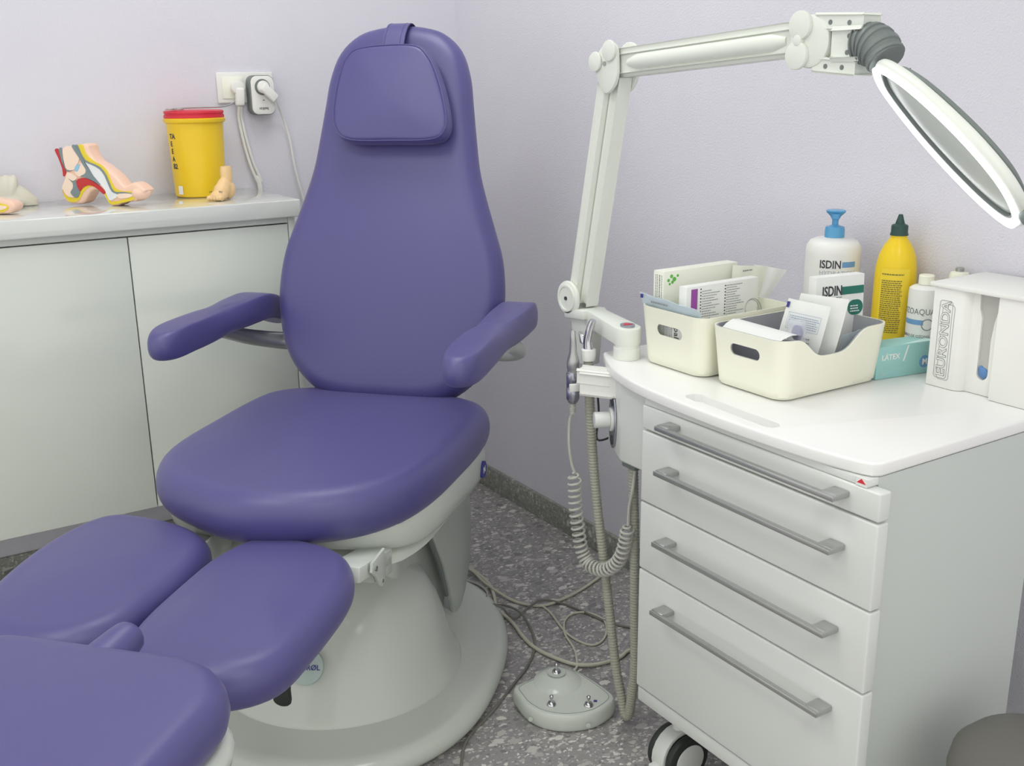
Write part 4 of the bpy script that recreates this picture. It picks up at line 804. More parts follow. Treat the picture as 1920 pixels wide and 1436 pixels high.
def slab(bm, so_, si_, z0, z1):
    ringband(bm, so_, so_, z0, z1); ringband(bm, si_, si_, z0, z1); ringband(bm, so_, si_, z0, z0); ringband(bm, so_, si_, z1, z1)
slab(bm, (0.975, 0.96), (0.925, 0.885), -0.0215, -0.0172)
part('light_ring', bm, M_LED, hdp, 'glowing white ring under the head')
bm = B(); slab(bm, (0.888, 0.818), (0.872, 0.795), -0.0168, 0.0); part('lens_rim', bm, M_GREY, hdp)
lens = [V(hm(cxo + (x - cxo) * 0.785, y * 0.72, -0.002)) for x, y in oh]
lb = cushion(B(), [(cxo + (x - cxo) * 0.871, y * 0.794) for x, y in oh], -0.009, 0.006, 0.002, 0.007, mapf=hm, flat_bottom=False)
part('magnifying_lens', lb, M_LENS, hdp)
bm = B(); obox(bm, hm(0.055, 0.0, 0.006), V(hx_) * 0.016, V(hy_) * 0.010, V(hz) * 0.006, 0.004); part('switch', bm, M_INK, hdp)
bm = cushion(B(), [(0.25 + (x - 0.25) * 0.42, y * 0.55) for x, y in oh], 0.024, 0.018, 0.008, 0.003, mapf=hm); bm.free()
# back shell seen behind the upper edge
bk = cushion(B(), [(0.165 + (x - 0.165) * 0.84, y * 0.80) for x, y in oh], 0.0050, 0.008, 0.004, 0.004, mapf=hm)
part('lens_cover', bk, M_GREY, hdp, 'grey hinged lens cover')
bm = B(); tube(bm, [hm(0.300, 0, -0.002), hm(0.335, 0, -0.004), hm(0.37, 0, -0.006)], 0.016, 16); part('handle', bm, M_GREY, hdp)

# ================================================================ storage boxes on the trolley
def storage_box(name, label, x0, x1, y0, y1, h, liner, dip_side, group):
    """x0 < x1, y0 < y1 rim extents; walls taper inwards to the base"""
    t = thing(name, label, 'storage box', ((x0 + x1) / 2, (y0 + y1) / 2, ZT), group=group)
    cx, cy = (x0 + x1) / 2, (y0 + y1) / 2; hx, hy = (x1 - x0) / 2, (y1 - y0) / 2
    base = rrect(-hx, -hy, hx, hy, 0.028, 7)
    def dens(o):
        out = []
        for i, p in enumerate(o):
            q = o[(i + 1) % len(o)]; L_ = math.hypot(q[0] - p[0], q[1] - p[1]); n_ = max(1, int(L_ / 0.008))
            for k in range(n_): out.append((p[0] + (q[0] - p[0]) * k / n_, p[1] + (q[1] - p[1]) * k / n_))
        return out
    base = dens(base)
    def rim(x, y):
        hh = h
        if dip_side and y * dip_side > hy * 0.8: hh -= 0.036 * math.exp(-(((x + 0.012)) / (hx * 0.46)) ** 4)
        return hh
    def P_(p, s, off):   # s = 0 base .. 1 rim
        x, y = p; zz = rim(x, y) * s; k = 1 - 0.085 * (1 - zz / h); d_ = math.hypot(x, y)
        return (cx + x * k * (1 - off / hx), cy + y * k * (1 - off / hy), zz)
    levels = [0, 0.02, 0.06, 0.15, 0.3, 0.45, 0.6, 0.75, 0.88, 0.97, 1.0]
    def wall(off_o, off_i, zb):
        bm = B(); n = len(base); R = []
        for s in levels:
            sh_ = 0.012 * (1 - min(1, s / 0.06)) ** 2
            R.append([bm.verts.new((a, b, ZT + 0.0004 + max(zb, c))) for a, b, c in (P_(p, s, off_o + sh_) for p in base)])
        for s in reversed(levels[1:]):
            R.append([bm.verts.new((a, b, ZT + 0.0004 + max(zb + 0.0025, c))) for a, b, c in (P_(p, s, off_i) for p in base)])
        for a, b in zip(R, R[1:]):
            for k in range(n): bm.faces.new((a[k], a[(k + 1) % n], b[(k + 1) % n], b[k]))
        bm.faces.new(R[0]); bm.faces.new(R[-1])
        slot = B(); ys = (y0 + y1) / 2; sl = rrect(ys - 0.034, ZT + 0.062, ys + 0.034, ZT + 0.082, 0.0098, 8)
        prism(slot, [V((x0 - 0.02, a, b)) for a, b in sl], (0.06, 0, 0))
        return boolean(bm, slot)
    part('box', wall(0, 0.0022, 0), M_CREAM, t, smooth=50)
    if liner: part('liner', wall(0.0026, 0.0045, 0.003), M_GREYIN, t, 'grey liner', smooth=50)
    return t
storage_box('storage_box', 'left cream slot-handle box holding tall cartons and film pouches', -0.462, -0.235, -1.627, -1.452, 0.110, False, 0, 'cream slot-handle boxes')
storage_box('storage_box', 'cream plastic box with grey inside and dipped front edge, nearest the trolley front', -0.455, -0.190, -1.808, -1.634, 0.104, True, -1, 'cream slot-handle boxes')
ZB = ZT + 0.006
def carton(name, label, c, ax, ay, az, m, cat='carton', group=None, bev=0.0006):
    t = thing(name, label, cat, c, group=group); c_ = V(c) + V(az)
    part('box', obox(B(), c_, ax, ay, az, bev), m, t); return t
X, Y_, Z_ = V((1, 0, 0)), V((0, 1, 0)), V((0, 0, 1))
# tall ivory carton
c = V((-0.3455, -1.482, ZB)); t = carton('tall_carton', 'tall ivory carton with green dots, at the back of the left cream box', c, X * 0.092, Y_ * 0.014, Z_ * 0.0835, M_PAPER2)
yf_ = c.y - 0.0145
bm = B()
for a_, b_, r_ in ((-0.435, 0.918, .003), (-0.428, 0.925, .0035), (-0.421, 0.919, .0042), (-0.4255, 0.914, .003), (-0.432, 0.911, .0022), (-0.413, 0.925, .0025)): cyl(bm, (a_ + 0.009, yf_ - 0.0002, b_ + 0.024), (a_ + 0.009, yf_ + 0.0006, b_ + 0.024), r_, 16)
part('green_dots', bm, M_GREENINK, t, 'cluster of green dots')
bm = B()
for k in range(3):
    tb = text_bm('Meopore Basic care pad' if False else 'Sterile dressing', 0.009 - 0.002 * (k > 0)); place_flat(tb, (c.x - 0.0925, c.y - 0.006 + k * 0.008, 0.952), (0, 0, -1), (0, 1, 0)); tb.free()
bm.free(); bm = B()
for k, (h_, y_) in enumerate(((0.0022, -1.485), (0.0010, -1.479), (0.0010, -1.4745), (0.0010, -1.491))):
    z = 0.952
    while z > 0.895:
        l_ = random.uniform(0.002, 0.006); box(bm, (c.x - 0.0926, y_ - h_ / 2, z - l_), (c.x - 0.0918, y_ + h_ / 2, z)); z -= l_ + 0.001
part('side_print', bm, M_INKG, t)
# white carton with the purple bar
c = V((-0.3460, -1.546, ZB)); t = carton('printed_carton', 'white carton with purple block and fine print, in front of the tall ivory one', c, X * 0.089, Y_ * 0.010, Z_ * 0.0735, M_PAPER)
yf_ = c.y - 0.0104
part('purple_block', box(B(), (-0.424, yf_ - 0.0002, 0.888), (-0.409, yf_ + 0.0005, 0.934)), M_PURPINK, t, 'purple block')
bm = bars(lines(0.0, 0, 0.045, 0.056, 12, 0.28, 0.5) + lines(0.060, 0.002, 0.105, 0.060, 13, 0.28, 0.5)); place_flat(bm, (-0.398, yf_, 0.876), X, Z_)
part('fine_print', bm, M_INKG, t, smooth=1)
bm = B()
for x_ in (-0.401, -0.341):
    for k in range(10): cyl(bm, (x_, yf_ - 0.0003, 0.880 + k * 0.0058), (x_, yf_ + 0.0003, 0.880 + k * 0.0058), 0.0014, 8)
part('list_marks', bm, M_INK, t)
def pouch(name, label, quad, m, cat='pouch', group=None, th=0.0035):
    """soft flat packet between four corners, swollen in the middle"""
    a, b, c_, d_ = [V(q) for q in quad]; bm = B(); N_ = 10; nrm = (b - a).cross(d_ - a).normalized(); fr, bk_ = [], []
    for i in range(N_ + 1):
        for j in range(N_ + 1):
            u_, v_ = i / N_, j / N_; p_ = a.lerp(b, u_).lerp(d_.lerp(c_, u_), v_); s_ = (math.sin(math.pi * u_) * math.sin(math.pi * v_)) ** 0.5
            wv = 0.0012 * math.sin(5 * u_ * 3 + 4 * v_)
            fr.append(bm.verts.new(p_ + nrm * (th * s_ + wv + 0.0004))); bk_.append(bm.verts.new(p_ - nrm * (th * s_ - wv + 0.0004)))
    n_ = N_ + 1
    for i in range(N_):
        for j in range(N_):
            k = i * n_ + j; bm.faces.new((fr[k], fr[k + 1], fr[k + n_ + 1], fr[k + n_])); bm.faces.new((bk_[k], bk_[k + n_], bk_[k + n_ + 1], bk_[k + 1]))
    for i in range(N_):
        for k, q in ((i, i + 1), (N_ * n_ + i, N_ * n_ + i + 1)): bm.faces.new((fr[k], bk_[k], bk_[q], fr[q]))
        for k, q in ((i * n_, (i + 1) * n_), (i * n_ + N_, (i + 1) * n_ + N_)): bm.faces.new((fr[k], fr[q], bk_[q], bk_[k]))
    ctr_ = (a + b + c_ + d_) / 4
    t = thing(name, label, cat, (ctr_.x, ctr_.y, min(a.z, d_.z)), group=group); part('packet', bm, m, t); return t
t = pouch('dressing_pouch', 'pale packet with green print, right of the printed carton in the left box', [(-0.2905, -1.510, ZB), (-0.244, -1.515, ZB), (-0.196, -1.520, 0.948), (-0.276, -1.508, 0.956)], M_PAPER2)
bm = bars(lines(0, 0, 0.032, 0.0028, 1, 1)); place_flat(bm, (-0.262, -1.5195, 0.944), X, Z_); part('print', bm, M_INKG, t, smooth=1)
t = pouch('dressing_pouch', 'clear wrapped packet with teal corner print, far right in the left box', [(-0.245, -1.485, ZB + 0.01), (-0.240, -1.490, ZB), (-0.122, -1.500, 0.930), (-0.190, -1.478, 0.945)], M_PAPER)
bm = bars(lines(0, 0, 0.018, 0.030, 7, 0.5, 0.7)); place_flat(bm, (-0.205, -1.4925, 0.868), X, Z_); part('print', bm, M_TEALINK, t, smooth=1)
t = pouch('sterile_pouch', 'bluish clear sterilising pouch leaning over the front rim of the left box', [(-0.420, -1.470, ZB + 0.012), (-0.418, -1.600, ZB + 0.012), (-0.4555, -1.614, 0.9090), (-0.456, -1.450, 0.9170)], mat('blue_film', rgb(205, 220, 228), 0.2), th=0.0015)
part('corner_mark', box(B(), (-0.4590, -1.4625, 0.9080), (-0.4570, -1.457, 0.9150)), M_NAVY, t)
bm = bars(lines(0, 0, 0.052, 0.003, 1, 1)); place_flat(bm, (-0.4575, -1.485, 0.9030), (0, -1, 0), (0, 0, 1)); part('print', bm, M_INKG, t, smooth=1)
t = thing('wire_ring', 'small steel ring standing at the edge of the left box beside the printed carton', 'ring', (-0.30, -1.605, 0.85))
bm = B(); rc = V((-0.318, -1.606, 0.893))
for rr in (0.020, 0.0175): tube(bm, [rc + V((rr * math.cos(a), 0.004 * math.sin(a) + (0.02 - rr), rr * math.sin(a))) for a in [k * math.pi / 12 for k in range(25)]], 0.0008, 6, 1, False)
part('ring', bm, M_STEEL, t)
t = thing('sterile_pouch', 'printed paper pouch visible through the handle slot of the left box', 'pouch', (-0.44, -1.54, ZB))
part('packet', box(B(), (-0.4425, -1.590, ZB + 0.001), (-0.4405, -1.490, ZB + 0.086), 0.0005), M_PAPER, t)
tb = text_bm('pal', 0.018); place_flat(tb, (-0.4428, -1.535, ZB + 0.072), (0, 0, -1), (0, -1, 0)); part('lettering', tb, M_INK, t, smooth=1)
bm = bars(lines(0, 0, 0.03, 0.026, 6, 0.3)); place_flat(bm, (-0.4428, -1.505, ZB + 0.075), (0, 0, -1), (0, -1, 0)); part('fine_print', bm, M_INKG, t, smooth=1)

# contents of the front box
# wart-pen carton
cd = V((0.985, -0.17, 0)).normalized(); cs = V((0.17, 0.985, 0)).normalized(); cu_ = (Z_ + cs * 0.05).normalized()
fo = V((-0.278, -1.712, 0.962))     # top front-left corner
wd, hh, dp = 0.105, 0.155, 0.020
cc = fo + cd * wd / 2 + cs * dp / 2 - cu_ * hh / 2
t = thing('medicine_carton', 'white medicine carton with teal bars and rounded teal seal, upright in the front box', 'carton', cc - Z_ * 0.08)
part('box', obox(B(), cc, cd * wd / 2, cs * dp / 2, cu_ * hh / 2, 0.0006), M_PAPER, t)
fn = -cs
def on(a, b, off=0.0005): return fo + cd * a - cu_ * b + fn * off
tb = text_bm('ISDIN', 0.0245, bold=0.0004, sx=0.72); place_flat(tb, on(0.013, 0.034), cd, cu_); part('brand_lettering', tb, M_INK, t, smooth=1)
tb = text_bm('WARTS', 0.013, sx=1.0); place_flat(tb, on(0.013, 0.046), cd, cu_); part('small_lettering', tb, M_INKG, t, smooth=1)
bm = bars([(0.056, -0.034, 0.104, -0.020)]); bm.verts.ensure_lookup_table(); place_flat(bm, fo + fn * 0.0004, cd, cu_); part('teal_bar', bm, M_TEALINK, t, smooth=1)
ov = rrect(0.070, -0.072, 0.1035, -0.045, 0.0133, 8); bm = prism(B(), [fo + cd * a + cu_ * b + fn * 0.0001 for a, b in ov], fn * 0.0006); part('seal', bm, M_TEALINK, t, smooth=1)
bm = bars(lines(0.075, -0.066, 0.096, -0.052, 3, 0.45, 0.2)); place_flat(bm, fo + fn * 0.0010, cd, cu_); part('seal_print', bm, M_PAPER, t, smooth=1)
tb = text_bm('CE', 0.011); place_flat(tb, on(0.088, 0.108), cd, cu_); part('mark', tb, M_INKG, t, smooth=1)
# leaning white packets
def lean(name, label, tl, w_, h_, right, up, m, th=0.003):
    r_, u_ = V(right).normalized(), V(up).normalized(); tl = V(tl)
    return pouch(name, label, [tl - u_ * h_, tl + r_ * w_ - u_ * h_, tl + r_ * w_, tl], m, th=th), r_, u_, tl
lr_ = V((0.12, -0.99, 0.0)); lu_ = V((0.22, 0.08, 0.97))
t, r_, u_, tl = lean('gauze_packet', 'plain white paper packet behind the blue-printed one in the front box', (-0.315, -1.712, 0.940), 0.088, 0.108, (0.26, -0.95, 0.0), (0.16, -0.10, 0.97), M_PAPER)
t, r_, u_, tl = lean('gauze_packet', 'white paper packet with blue-outlined block of text, leaning forward in the front box', (-0.338, -1.706, 0.933), 0.086, 0.108, (0.10, -0.99, -0.02), (0.16, -0.12, 0.97), M_PAPER, 0.003)
pn_ = r_.cross(u_).normalized()
if pn_.x > 0: pn_ = -pn_
def onp(a, b, off=0.0045): return tl + r_ * a - u_ * b + pn_ * off
part('corner_mark', obox(B(), onp(0.004, 0.010, 0.0018), r_ * 0.0025, u_ * 0.005, pn_ * 0.0006), M_NAVY, t)
bm = bars(lines(0, 0, 0.062, 0.022, 6, 0.35, 0.12)); place_flat(bm, onp(0.015, 0.046), r_, u_); part('fine_print', bm, mat('soft_blue_ink', rgb(150, 170, 200), 0.6), t, smooth=1)
bm = bars([(0, 0, 0.066, 0.0006), (0, 0.028, 0.066, 0.0286), (0, 0, 0.0006, 0.028), (0.0654, 0, 0.066, 0.028)]); place_flat(bm, onp(0.012, 0.050), r_, u_); part('text_frame', bm, MATS['soft_blue_ink'], t, smooth=1)
bm = bars(lines(0, 0, 0.028, 0.034, 5, 0.3, 0.3)); place_flat(bm, onp(0.045, 0.090), r_, u_); part('symbols', bm, M_INKG, t, smooth=1)
t, r2, u2_, tl2 = lean('gauze_packet', 'clear wrapped packet lying low at the right inside the front box', (-0.275, -1.776, 0.872), 0.052, 0.05, (0.95, 0.10, 0.05), (0.05, -0.12, 0.97), M_POUCH, 0.004)
# clear cup with violet tool
t = thing('clear_cup', 'small clear plastic case holding something violet, in front of the white packets', 'case', (-0.385, -1.765, ZB))
part('case', box(B(), (-0.390, -1.7835, ZB + 0.074), (-0.372, -1.752, 0.912), 0.006, 3), mat('clear_case', rgb(226, 230, 236), 0.1, alpha=0.35), t)
part('violet_content', blobs([(V((-0.381, -1.769, 0.890)), (0.006, 0.012, 0.014), ID3)], 0.002, 2), mat('violet_plastic', rgb(104, 100, 150), 0.4), t)
# open white card box
t = thing('opened_card_box', 'opened white card box with red and blue edge, lying in the front box', 'carton', (-0.39, -1.70, 0.85))
part('box', prism(B(), [V(p_) for p_ in ((-0.438, -1.655, 0.866), (-0.395, -1.650, 0.866), (-0.392, -1.785, 0.866), (-0.430, -1.785, 0.866))], (0, 0, 0.012), 0.001), M_PAPER, t)
bm = B(); fl = []
for i in range(9):
    k = i / 8; fl.append([bm.verts.new((-0.440 + 0.06 * j / 4, -1.648 - 0.135 * k, 0.8800 + 0.016 * math.sin(math.pi * (j / 4) * 0.9) * (1 - k * 0.5) + 0.004 * k)) for j in range(5)])
for i in range(8):
    for j in range(4): bm.faces.new((fl[i][j], fl[i][j + 1], fl[i + 1][j + 1], fl[i + 1][j]))
r = bmesh.ops.solidify(bm, geom=bm.faces[:], thickness=0.0008)
part('flap', bm, M_PAPER, t)
bm = B(); box(bm, (-0.430, -1.7858, 0.8662), (-0.394, -1.7852, 0.8720)); part('blue_edge', bm, M_NAVY, t)
bm = B(); box(bm, (-0.430, -1.7858, 0.8722), (-0.394, -1.7852, 0.8760)); part('red_edge', bm, M_RED, t)

# ---------------------------------------------------------------- bottles
o_ = V((-0.090, -1.585, ZT + 0.0003)); t = thing('pump_bottle', 'big white lotion bottle with translucent blue pump head, by the wall', 'bottle', o_)
part('bottle', lathe(B(), [(0.046, 0), (0.050, 0.004), (0.0515, 0.02), (0.0515, 0.188), (0.0505, 0.200), (0.044, 0.210), (0.034, 0.2145), (0.018, 0.216), (0.018, 0.219)], o_, n=56), M_CREAM if False else M_WHITE, t)
pm = part('pump_collar', lathe(B(), [(0.0185, 0.2165), (0.0185, 0.229), (0.0175, 0.236), (0.010, 0.238), (0.006, 0.240), (0.006, 0.252)], o_, n=32), M_BLUEP, t, 'blue pump collar')
bm = B(); lathe(bm, [(0.007, 0.250), (0.010, 0.256), (0.0175, 0.263), (0.0185, 0.266), (0.016, 0.268), (0, 0.267)], o_, n=28)
obox(bm, o_ + V((-0.013, -0.011, 0.259)), (-0.012, -0.010, 0.0), (0.0034, -0.004, 0), (0, 0, 0.003), 0.0015)
part('pump_head', bm, M_BLUEP, pm)
af_ = math.radians(221)
def wrap(bm, h, a0=0.0, off=0.0, r=0.0517, base=None):
    for v in bm.verts: v.co.y += h
    return place_cyl(bm, base or o_, r + off, af_ + a0)
part('brand_lettering', wrap(text_bm('ISDIN', 0.021, bold=0.0004, sx=0.78), 0.164, -0.48), M_INK, t, smooth=1)
part('blue_block', wrap(bars([(0, 0, 0.028, 0.0105)]), 0.1655, 0.34), M_BLUEINK, t, smooth=1)
part('small_lettering', wrap(text_bm('HYDRATION', 0.0115, sx=1.05), 0.151, -0.48), mat('pale_ink', rgb(178, 190, 192), 0.6), t, smooth=1)

o2 = V((-0.047, -1.698, ZT + 0.0003)); t = thing('squeeze_bottle', 'tall bright yellow squeeze bottle with dark green pointed cap', 'bottle', o2)
part('bottle', lathe(B(), [(0.033, 0), (0.0365, 0.004), (0.0375, 0.02), (0.0375, 0.150), (0.0365, 0.170), (0.0325, 0.192), (0.025, 0.210), (0.0165, 0.222), (0.0145, 0.226), (0.0145, 0.230)], o2, n=56), M_YEL2, t)
part('cap', lathe(B(), [(0.0165, 0.229), (0.0160, 0.232), (0.0150, 0.234), (0.0150, 0.246), (0.0140, 0.2475), (0.0085, 0.250), (0.0045, 0.264), (0.0035, 0.267), (0, 0.267)], o2, n=28), M_DGREEN, t, 'dark green pointed cap')
part('label', wrap(bars([(0, 0, 0.055, 0.150)], 0.0002), 0.022, -0.82, 0, 0.0376, o2), mat('label_yellow', rgb(244, 214, 62), 0.45), t)
bm = bars(lines(0, 0, 0.040, 0.100, 26, 0.5, 0.12)); part('fine_print', wrap(bm, 0.052, -0.72, 0.0004, 0.0376, o2), mat('olive_ink', rgb(128, 122, 60), 0.6), t, smooth=1)
bm = bars(lines(0, 0, 0.040, 0.0022, 1, 1, 0.0)); part('title_print', wrap(bm, 0.160, -0.72, 0.0004, 0.0376, o2), MATS['olive_ink'], t, smooth=1)

o3 = V((-0.062, -1.776, ZT + 0.0003)); t = thing('gel_bottle', 'white bottle with grey lettering and blue band, between the yellow bottle and the dispenser', 'bottle', o3)
part('bottle', lathe(B(), [(0.023, 0), (0.0275, 0.003), (0.0285, 0.012), (0.0285, 0.138), (0.0275, 0.144), (0.022, 0.148), (0.0115, 0.150), (0.0115, 0.152)], o3, n=48), M_WHITE, t)
part('cap', lathe(B(), [(0.0135, 0.1515), (0.0135, 0.166), (0.012, 0.168), (0, 0.168)], o3 + V((0, 0, 0)), n=24), M_CREAM, t)
tb = text_bm('OZOAQUA', 0.0150, sx=0.86); part('brand_lettering', wrap(tb, 0.100, -1.70, 0, 0.0286, o3), M_GREY, t, smooth=1)
part('blue_band', wrap(bars([(0, 0, 0.040, 0.009)]), 0.081, -1.45, 0, 0.0286, o3), M_BLUEINK, t, smooth=1)
bm = B(); 
for k in range(24):
    a, b = 2 * math.pi * k / 24, 2 * math.pi * (k + 1) / 24
    bm.faces.new([bm.verts.new((r_ * math.cos(q), r_ * math.sin(q), 0.0004)) for r_, q in ((0.009, a), (0.009, b), (0.0108, b), (0.0108, a))])
part('round_mark', wrap(bm, 0.082, 0.20, 0, 0.0286, o3), M_INKG, t, smooth=1)
tb = text_bm('LIQUIDO DE OZONO', 0.0068, sx=0.9); part('small_lettering', wrap(tb, 0.058, -1.70, 0, 0.0286, o3), M_GREY, t, smooth=1)
o4 = V((-0.020, -1.812, ZT + 0.0003)); t = thing('nozzle_bottle', 'pale bottle with a small grey nozzle, mostly hidden behind the dispenser corner', 'bottle', o4)
part('bottle', lathe(B(), [(0.014, 0), (0.017, 0.003), (0.017, 0.168), (0.015, 0.173), (0.007, 0.175)], o4, n=32), M_CREAM, t)
part('nozzle', lathe(B(), [(0.0075, 0.1745), (0.0075, 0.181), (0.006, 0.182), (0, 0.182)], o4, n=20), M_STEEL, t)

# ---------------------------------------------------------------- glove carton
gd = V((0.985, -0.17, 0)).normalized(); gs = V((0.17, 0.985, 0)).normalized()
go = V((-0.207, -1.7965, ZT + 0.0004)); gl_, gw, gh = 0.128, 0.044, 0.058
t = thing('glove_carton', 'mint green carton of latex gloves lying between front box and dispenser', 'carton', go + gd * gl_ / 2 + gs * gw / 2)
part('box', obox(B(), go + gd * gl_ / 2 + gs * gw / 2 + Z_ * gh / 2, gd * gl_ / 2, gs * gw / 2, Z_ * gh / 2, 0.0008), M_MINT, t)
def gp(x_, z_, off=0.0006): return go + gd * x_ + Z_ * z_ - gs * off
tb = text_bm('LÁTEX', 0.0135, bold=0.0003); place_flat(tb, gp(0.010, 0.034), gd, Z_); part('lettering', tb, M_PAPER, t, smooth=1)
tb = text_bm('100', 0.009); place_flat(tb, gp(0.008, 0.005), gd, Z_); part('count_lettering', tb, M_MINT2, t, smooth=1)
bm = bars(lines(0, 0, 0.058, 0.010, 3, 0.15, 0.3)); place_flat(bm, gp(0.010, 0.016), gd, Z_); part('fine_print', bm, M_MINT2, t, smooth=1)
bm = prism(B(), [gp(a, b, 0.0002) for a, b in ((0.058, 0.028), (0.061, 0.028), (0.070, 0.056), (0.067, 0.056))], -gs * 0.0004); part('swoosh', bm, M_PAPER, t, smooth=1)
bm = B(); cyl(bm, gp(0.108, 0.022, 0.0), gp(0.108, 0.022, 0.0007), 0.0112, 32); mk = part('size_disc', bm, M_BLUEINK, t, 'blue size disc')
tb = text_bm('M', 0.015, align='CENTER', bold=0.0004); place_flat(tb, gp(0.108, 0.0168, 0.0012), gd, Z_); part('size_letter', tb, M_PAPER, mk, smooth=1)
bm = prism(B(), [go + gd * a + gs * b + Z_ * (gh + 0.0001) for a, b in ((0.055, 0.001), (0.127, 0.001), (0.127, 0.020))], Z_ * 0.0004); part('top_print', bm, M_MINT2, t, smooth=1)

# ---------------------------------------------------------------- dispenser
t = thing('wall_dispenser', 'white dispenser with vertical outlined lettering and long open slot, on the trolley', 'dispenser', (-0.09, -1.95, ZT))
x0 = -0.155; yl = -1.8575; yr = -2.068; z0 = ZT + 0.0006; z1 = 0.9565
# plan: raised left strip, recessed channel, raised right panel
plan = [(x0 + 0.010, yl), (x0, yl - 0.003), (x0, yl - 0.052), (x0 + 0.004, yl - 0.062), (x0 + 0.014, yl - 0.068), (x0 + 0.014, -1.972), (x0 + 0.004, -1.977), (x0, -1.979), (x0, yr), (-0.008, yr), (-0.008, yl)]
bm = prism(B(), [V((a, b, z0)) for a, b in plan], (0, 0, z1 - z0), 0.0008)
slot = [(-1.9355, z1 + 0.01), (-1.938, 0.93), (-1.943, 0.915), (-1.944, 0.825)]
bot = [(-1.954 + 0.0100 * math.cos(a), 0.823 + 0.0110 * math.sin(a)) for a in [math.radians(x) for x in range(0, -181, -20)]]
rt_ = [(-1.964, 0.825), (-1.963, 0.880), (-1.966, 0.91), (-1.9705, 0.93), (-1.971, z1 + 0.01)]
sl = slot + bot[::1] + rt_
bm = boolean(bm, prism(B(), [V((x0 + 0.005, a, b)) for a, b in sl], (0.05, 0, 0)))
dbx = part('case', bm, M_WHITE, t)
part('slot_back', box(B(), (x0 + 0.0185, -1.976, 0.8125), (x0 + 0.0540, -1.933, z1 - 0.003)), M_SLOT, t, 'grey inside of the slot')
part('glove_bunch', blobs([(V((x0 + 0.0185, -1.954, 0.823)), (0.004, 0.0095, 0.010), ID3), (V((x0 + 0.0185, -1.949, 0.829)), (0.004, 0.005, 0.007), ID3)], 0.0018, 2), M_GLOVE, t, 'blue glove showing at the bottom of the slot')
lid = [(x0 - 0.004, yl + 0.004), (x0 - 0.005, yl - 0.05), (x0 - 0.004, yr), (-0.006, yr), (-0.006, yl + 0.004)]
part('lid', prism(B(), [V((a, b, z1 + 0.0004)) for a, b in lid], (0, 0, 0.008), 0.002), M_WHITE, t)
# outlined EURONDA: dark letters a touch larger under white ones
yb = yl - 0.036
for nm, m_, bo_2, dx in (('lettering_outline', M_INKG, 0.0007, 0.0005), ('lettering', M_WHITE, -0.0002, 0.0009)):
    tb = text_bm('EURONDA', 0.0235, bold=bo_2, sx=1.14, ext=0.0001); place_flat(tb, (x0 - dx, yb, 0.806), (0, 0, 1), (0, 1, 0)); part(nm, tb, m_, t, smooth=1)
def strip(z0_, z1_, y0_, y1_, r_, w_, bm):
    o1 = rrect(y0_, z0_, y1_, z1_, r_, 5)
    tube(bm, [V((x0 - 0.0003, a, b)) for a, b in o1 + [o1[0]]], w_, 4, 1)
bm = B(); strip(0.803, 0.936, yb - 0.004, yb + 0.020, 0.005, 0.0004, bm); strip(0.801, 0.930, yb - 0.0085, yb + 0.014, 0.005, 0.0004, bm)
part('lettering_frame', bm, M_INKG, t)

# ================================================================ floor things
t = thing('foot_control', 'white fan-shaped foot control with three chrome switches on the terrazzo floor', 'foot control', (-0.55, -1.34, 0))
po = smooth2(D['pedal_top'], 4); 
def pf(x, y, z):
    dd_ = math.hypot(x + 0.528, y + 1.285); return (x, y, z + (0.016 * math.exp(-(dd_ / 0.050) ** 2) if z > 0.03 else 0) - (0.004 if z > 0.03 else 0) * 0)
part('housing', cushion(B(), po, 0.0205, 0.039, 0.007, 0.001, mapf=pf, power=1.0, ni=14), M_SHELL, t)
for k, (a, b) in enumerate(((-0.592, -1.357), (-0.529, -1.402), (-0.530, -1.287))):
    zz = 0.0405 if k < 2 else 0.056
    bm = B(); lathe(bm, [(0.0105, -0.001), (0.0105, 0.001), (0.0070, 0.007), (0.0050, 0.008), (0.0026, 0.009), (0.0026, 0.014), (0.0045, 0.016), (0.0045, 0.021), (0.0026, 0.023), (0, 0.023)], (a, b, zz + (0.004 if k == 2 else 0)), n=20)
    part('switch', bm, M_CHROME, t)
bm = B(); lathe(bm, [(0.020, 0.0), (0.020, 0.0014), (0, 0.0016)], (-0.530, -1.287, 0.0600), n=32); part('switch_plate', bm, M_SHELL2, t)
bm = B()
for a, b in ((-0.585, -1.343), (-0.508, -1.398)): obox(bm, (a, b, 0.0412), V((0.0025, 0.0025, 0)), V((-0.0025, 0.0025, 0)), (0, 0, 0.0003))
part('marks', bm, M_NAVY, t)
bm = B()
cxp = sum(p[0] for p in po) / len(po); cyp = sum(p[1] for p in po) / len(po)
sm_ = [pf(cxp + (x - cxp) * 0.87, cyp + (y - cyp) * 0.87, 0.0404) for x, y in po]
tube(bm, sm_ + [sm_[0]], 0.0006, 5, 1); part('seam', bm, M_INKG, t)
bm = B(); lathe(bm, [(0.052, 0.0), (0.050, 0.0016), (0.030, 0.0040), (0, 0.0052)], (-0.535, -1.298, 0.0405), n=40)
for v in bm.verts: v.co = V(pf(v.co.x, v.co.y, v.co.z))
part('raised_dome', bm, M_SHELL, t)
bm = B()
for p_ in D['pedal_screws']: lathe(bm, [(0.005, 0), (0.005, 0.001), (0, 0.0015)], p_, (-0.45, -0.85, 0.2), 12)
part('screw', bm, M_SHELL2, t)
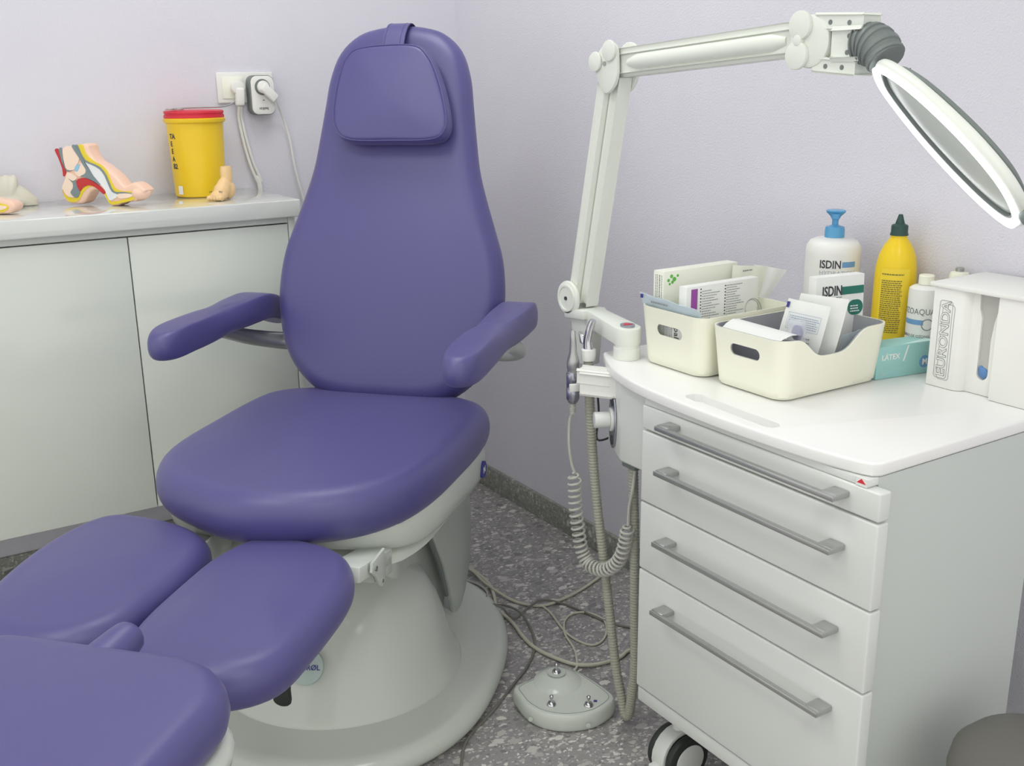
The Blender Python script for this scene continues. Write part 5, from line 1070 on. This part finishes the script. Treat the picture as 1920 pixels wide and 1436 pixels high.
def lay(k, z, **kw): return [(a, b, z) for a, b, _ in D[k]]
part('lead', tube(B(), lay('cable_pedal', 0.0035)[:-1] + [(D['cable_pedal'][-1][0], D['cable_pedal'][-1][1], 0.006), (-0.522, -1.262, 0.016)], 0.0028, 8), M_BEIGE, t)
tag(part('power_cable', tube(B(), lay('cable_thick', 0.006) + [(-0.20, -1.40, 0.006)], 0.0045, 10), M_BEIGE), 'thick beige cable curving from the chair base past the foot control under the trolley', 'cable')
tag(part('power_cable', tube(B(), [(D['cable_light'][0][0] - .02, D['cable_light'][0][1], .012)] + lay('cable_light', 0.0135)[:3] + lay('cable_light', 0.0045)[3:], 0.0038, 10), M_BEIGE), 'beige cable running from the chair base straight towards the right wall', 'cable')
tag(part('power_cable', tube(B(), [(a, b, z) for (a, b, _), z in zip(D['cable_short'], (0.066, 0.040, 0.004, 0.004, 0.004, 0.004, 0.004))], 0.0032, 10), M_CORD), 'short pale cable loop beside the rear rim of the chair base', 'cable')
zs = []
L_ = D['cable_dark']
for i, (a, b, _) in enumerate(L_): zs.append((a, b, 0.052 if 6 < i < 10 else 0.0135 if 3 < i < 13 else 0.0035))
tag(part('power_cable', tube(B(), zs, 0.003, 10), M_DCAB), 'dark grey cable looping over the others and along the round chair base', 'cable')

# bin at the lower right
bo3 = V((-0.358, -2.255, 0)); t = thing('waste_bin', 'dark grey rounded waste bin cut off by the lower right corner', 'bin', bo3)
part('tub', lathe(B(), [(0.100, 0.0), (0.105, 0.005), (0.118, 0.30)], bo3, n=48), M_BINGREY, t)
part('lid', lathe(B(), [(0.121, 0.285), (0.125, 0.315), (0.120, 0.340), (0.102, 0.360), (0.067, 0.372), (0, 0.377)], bo3, n=48), M_BINGREY, t)
bm = B()
for k in range(5):
    a = math.radians(178 + k * 9); lathe(bm, [(0, -0.014), (0.005, -0.008), (0.006, 0.004), (0, 0.014)], bo3 + V((0.127 * math.cos(a), 0.127 * math.sin(a), 0.285 - 0.012 * (k % 2))), n=8)
part('liner_edge', bm, M_PAPER, t, 'white bin liner edge')
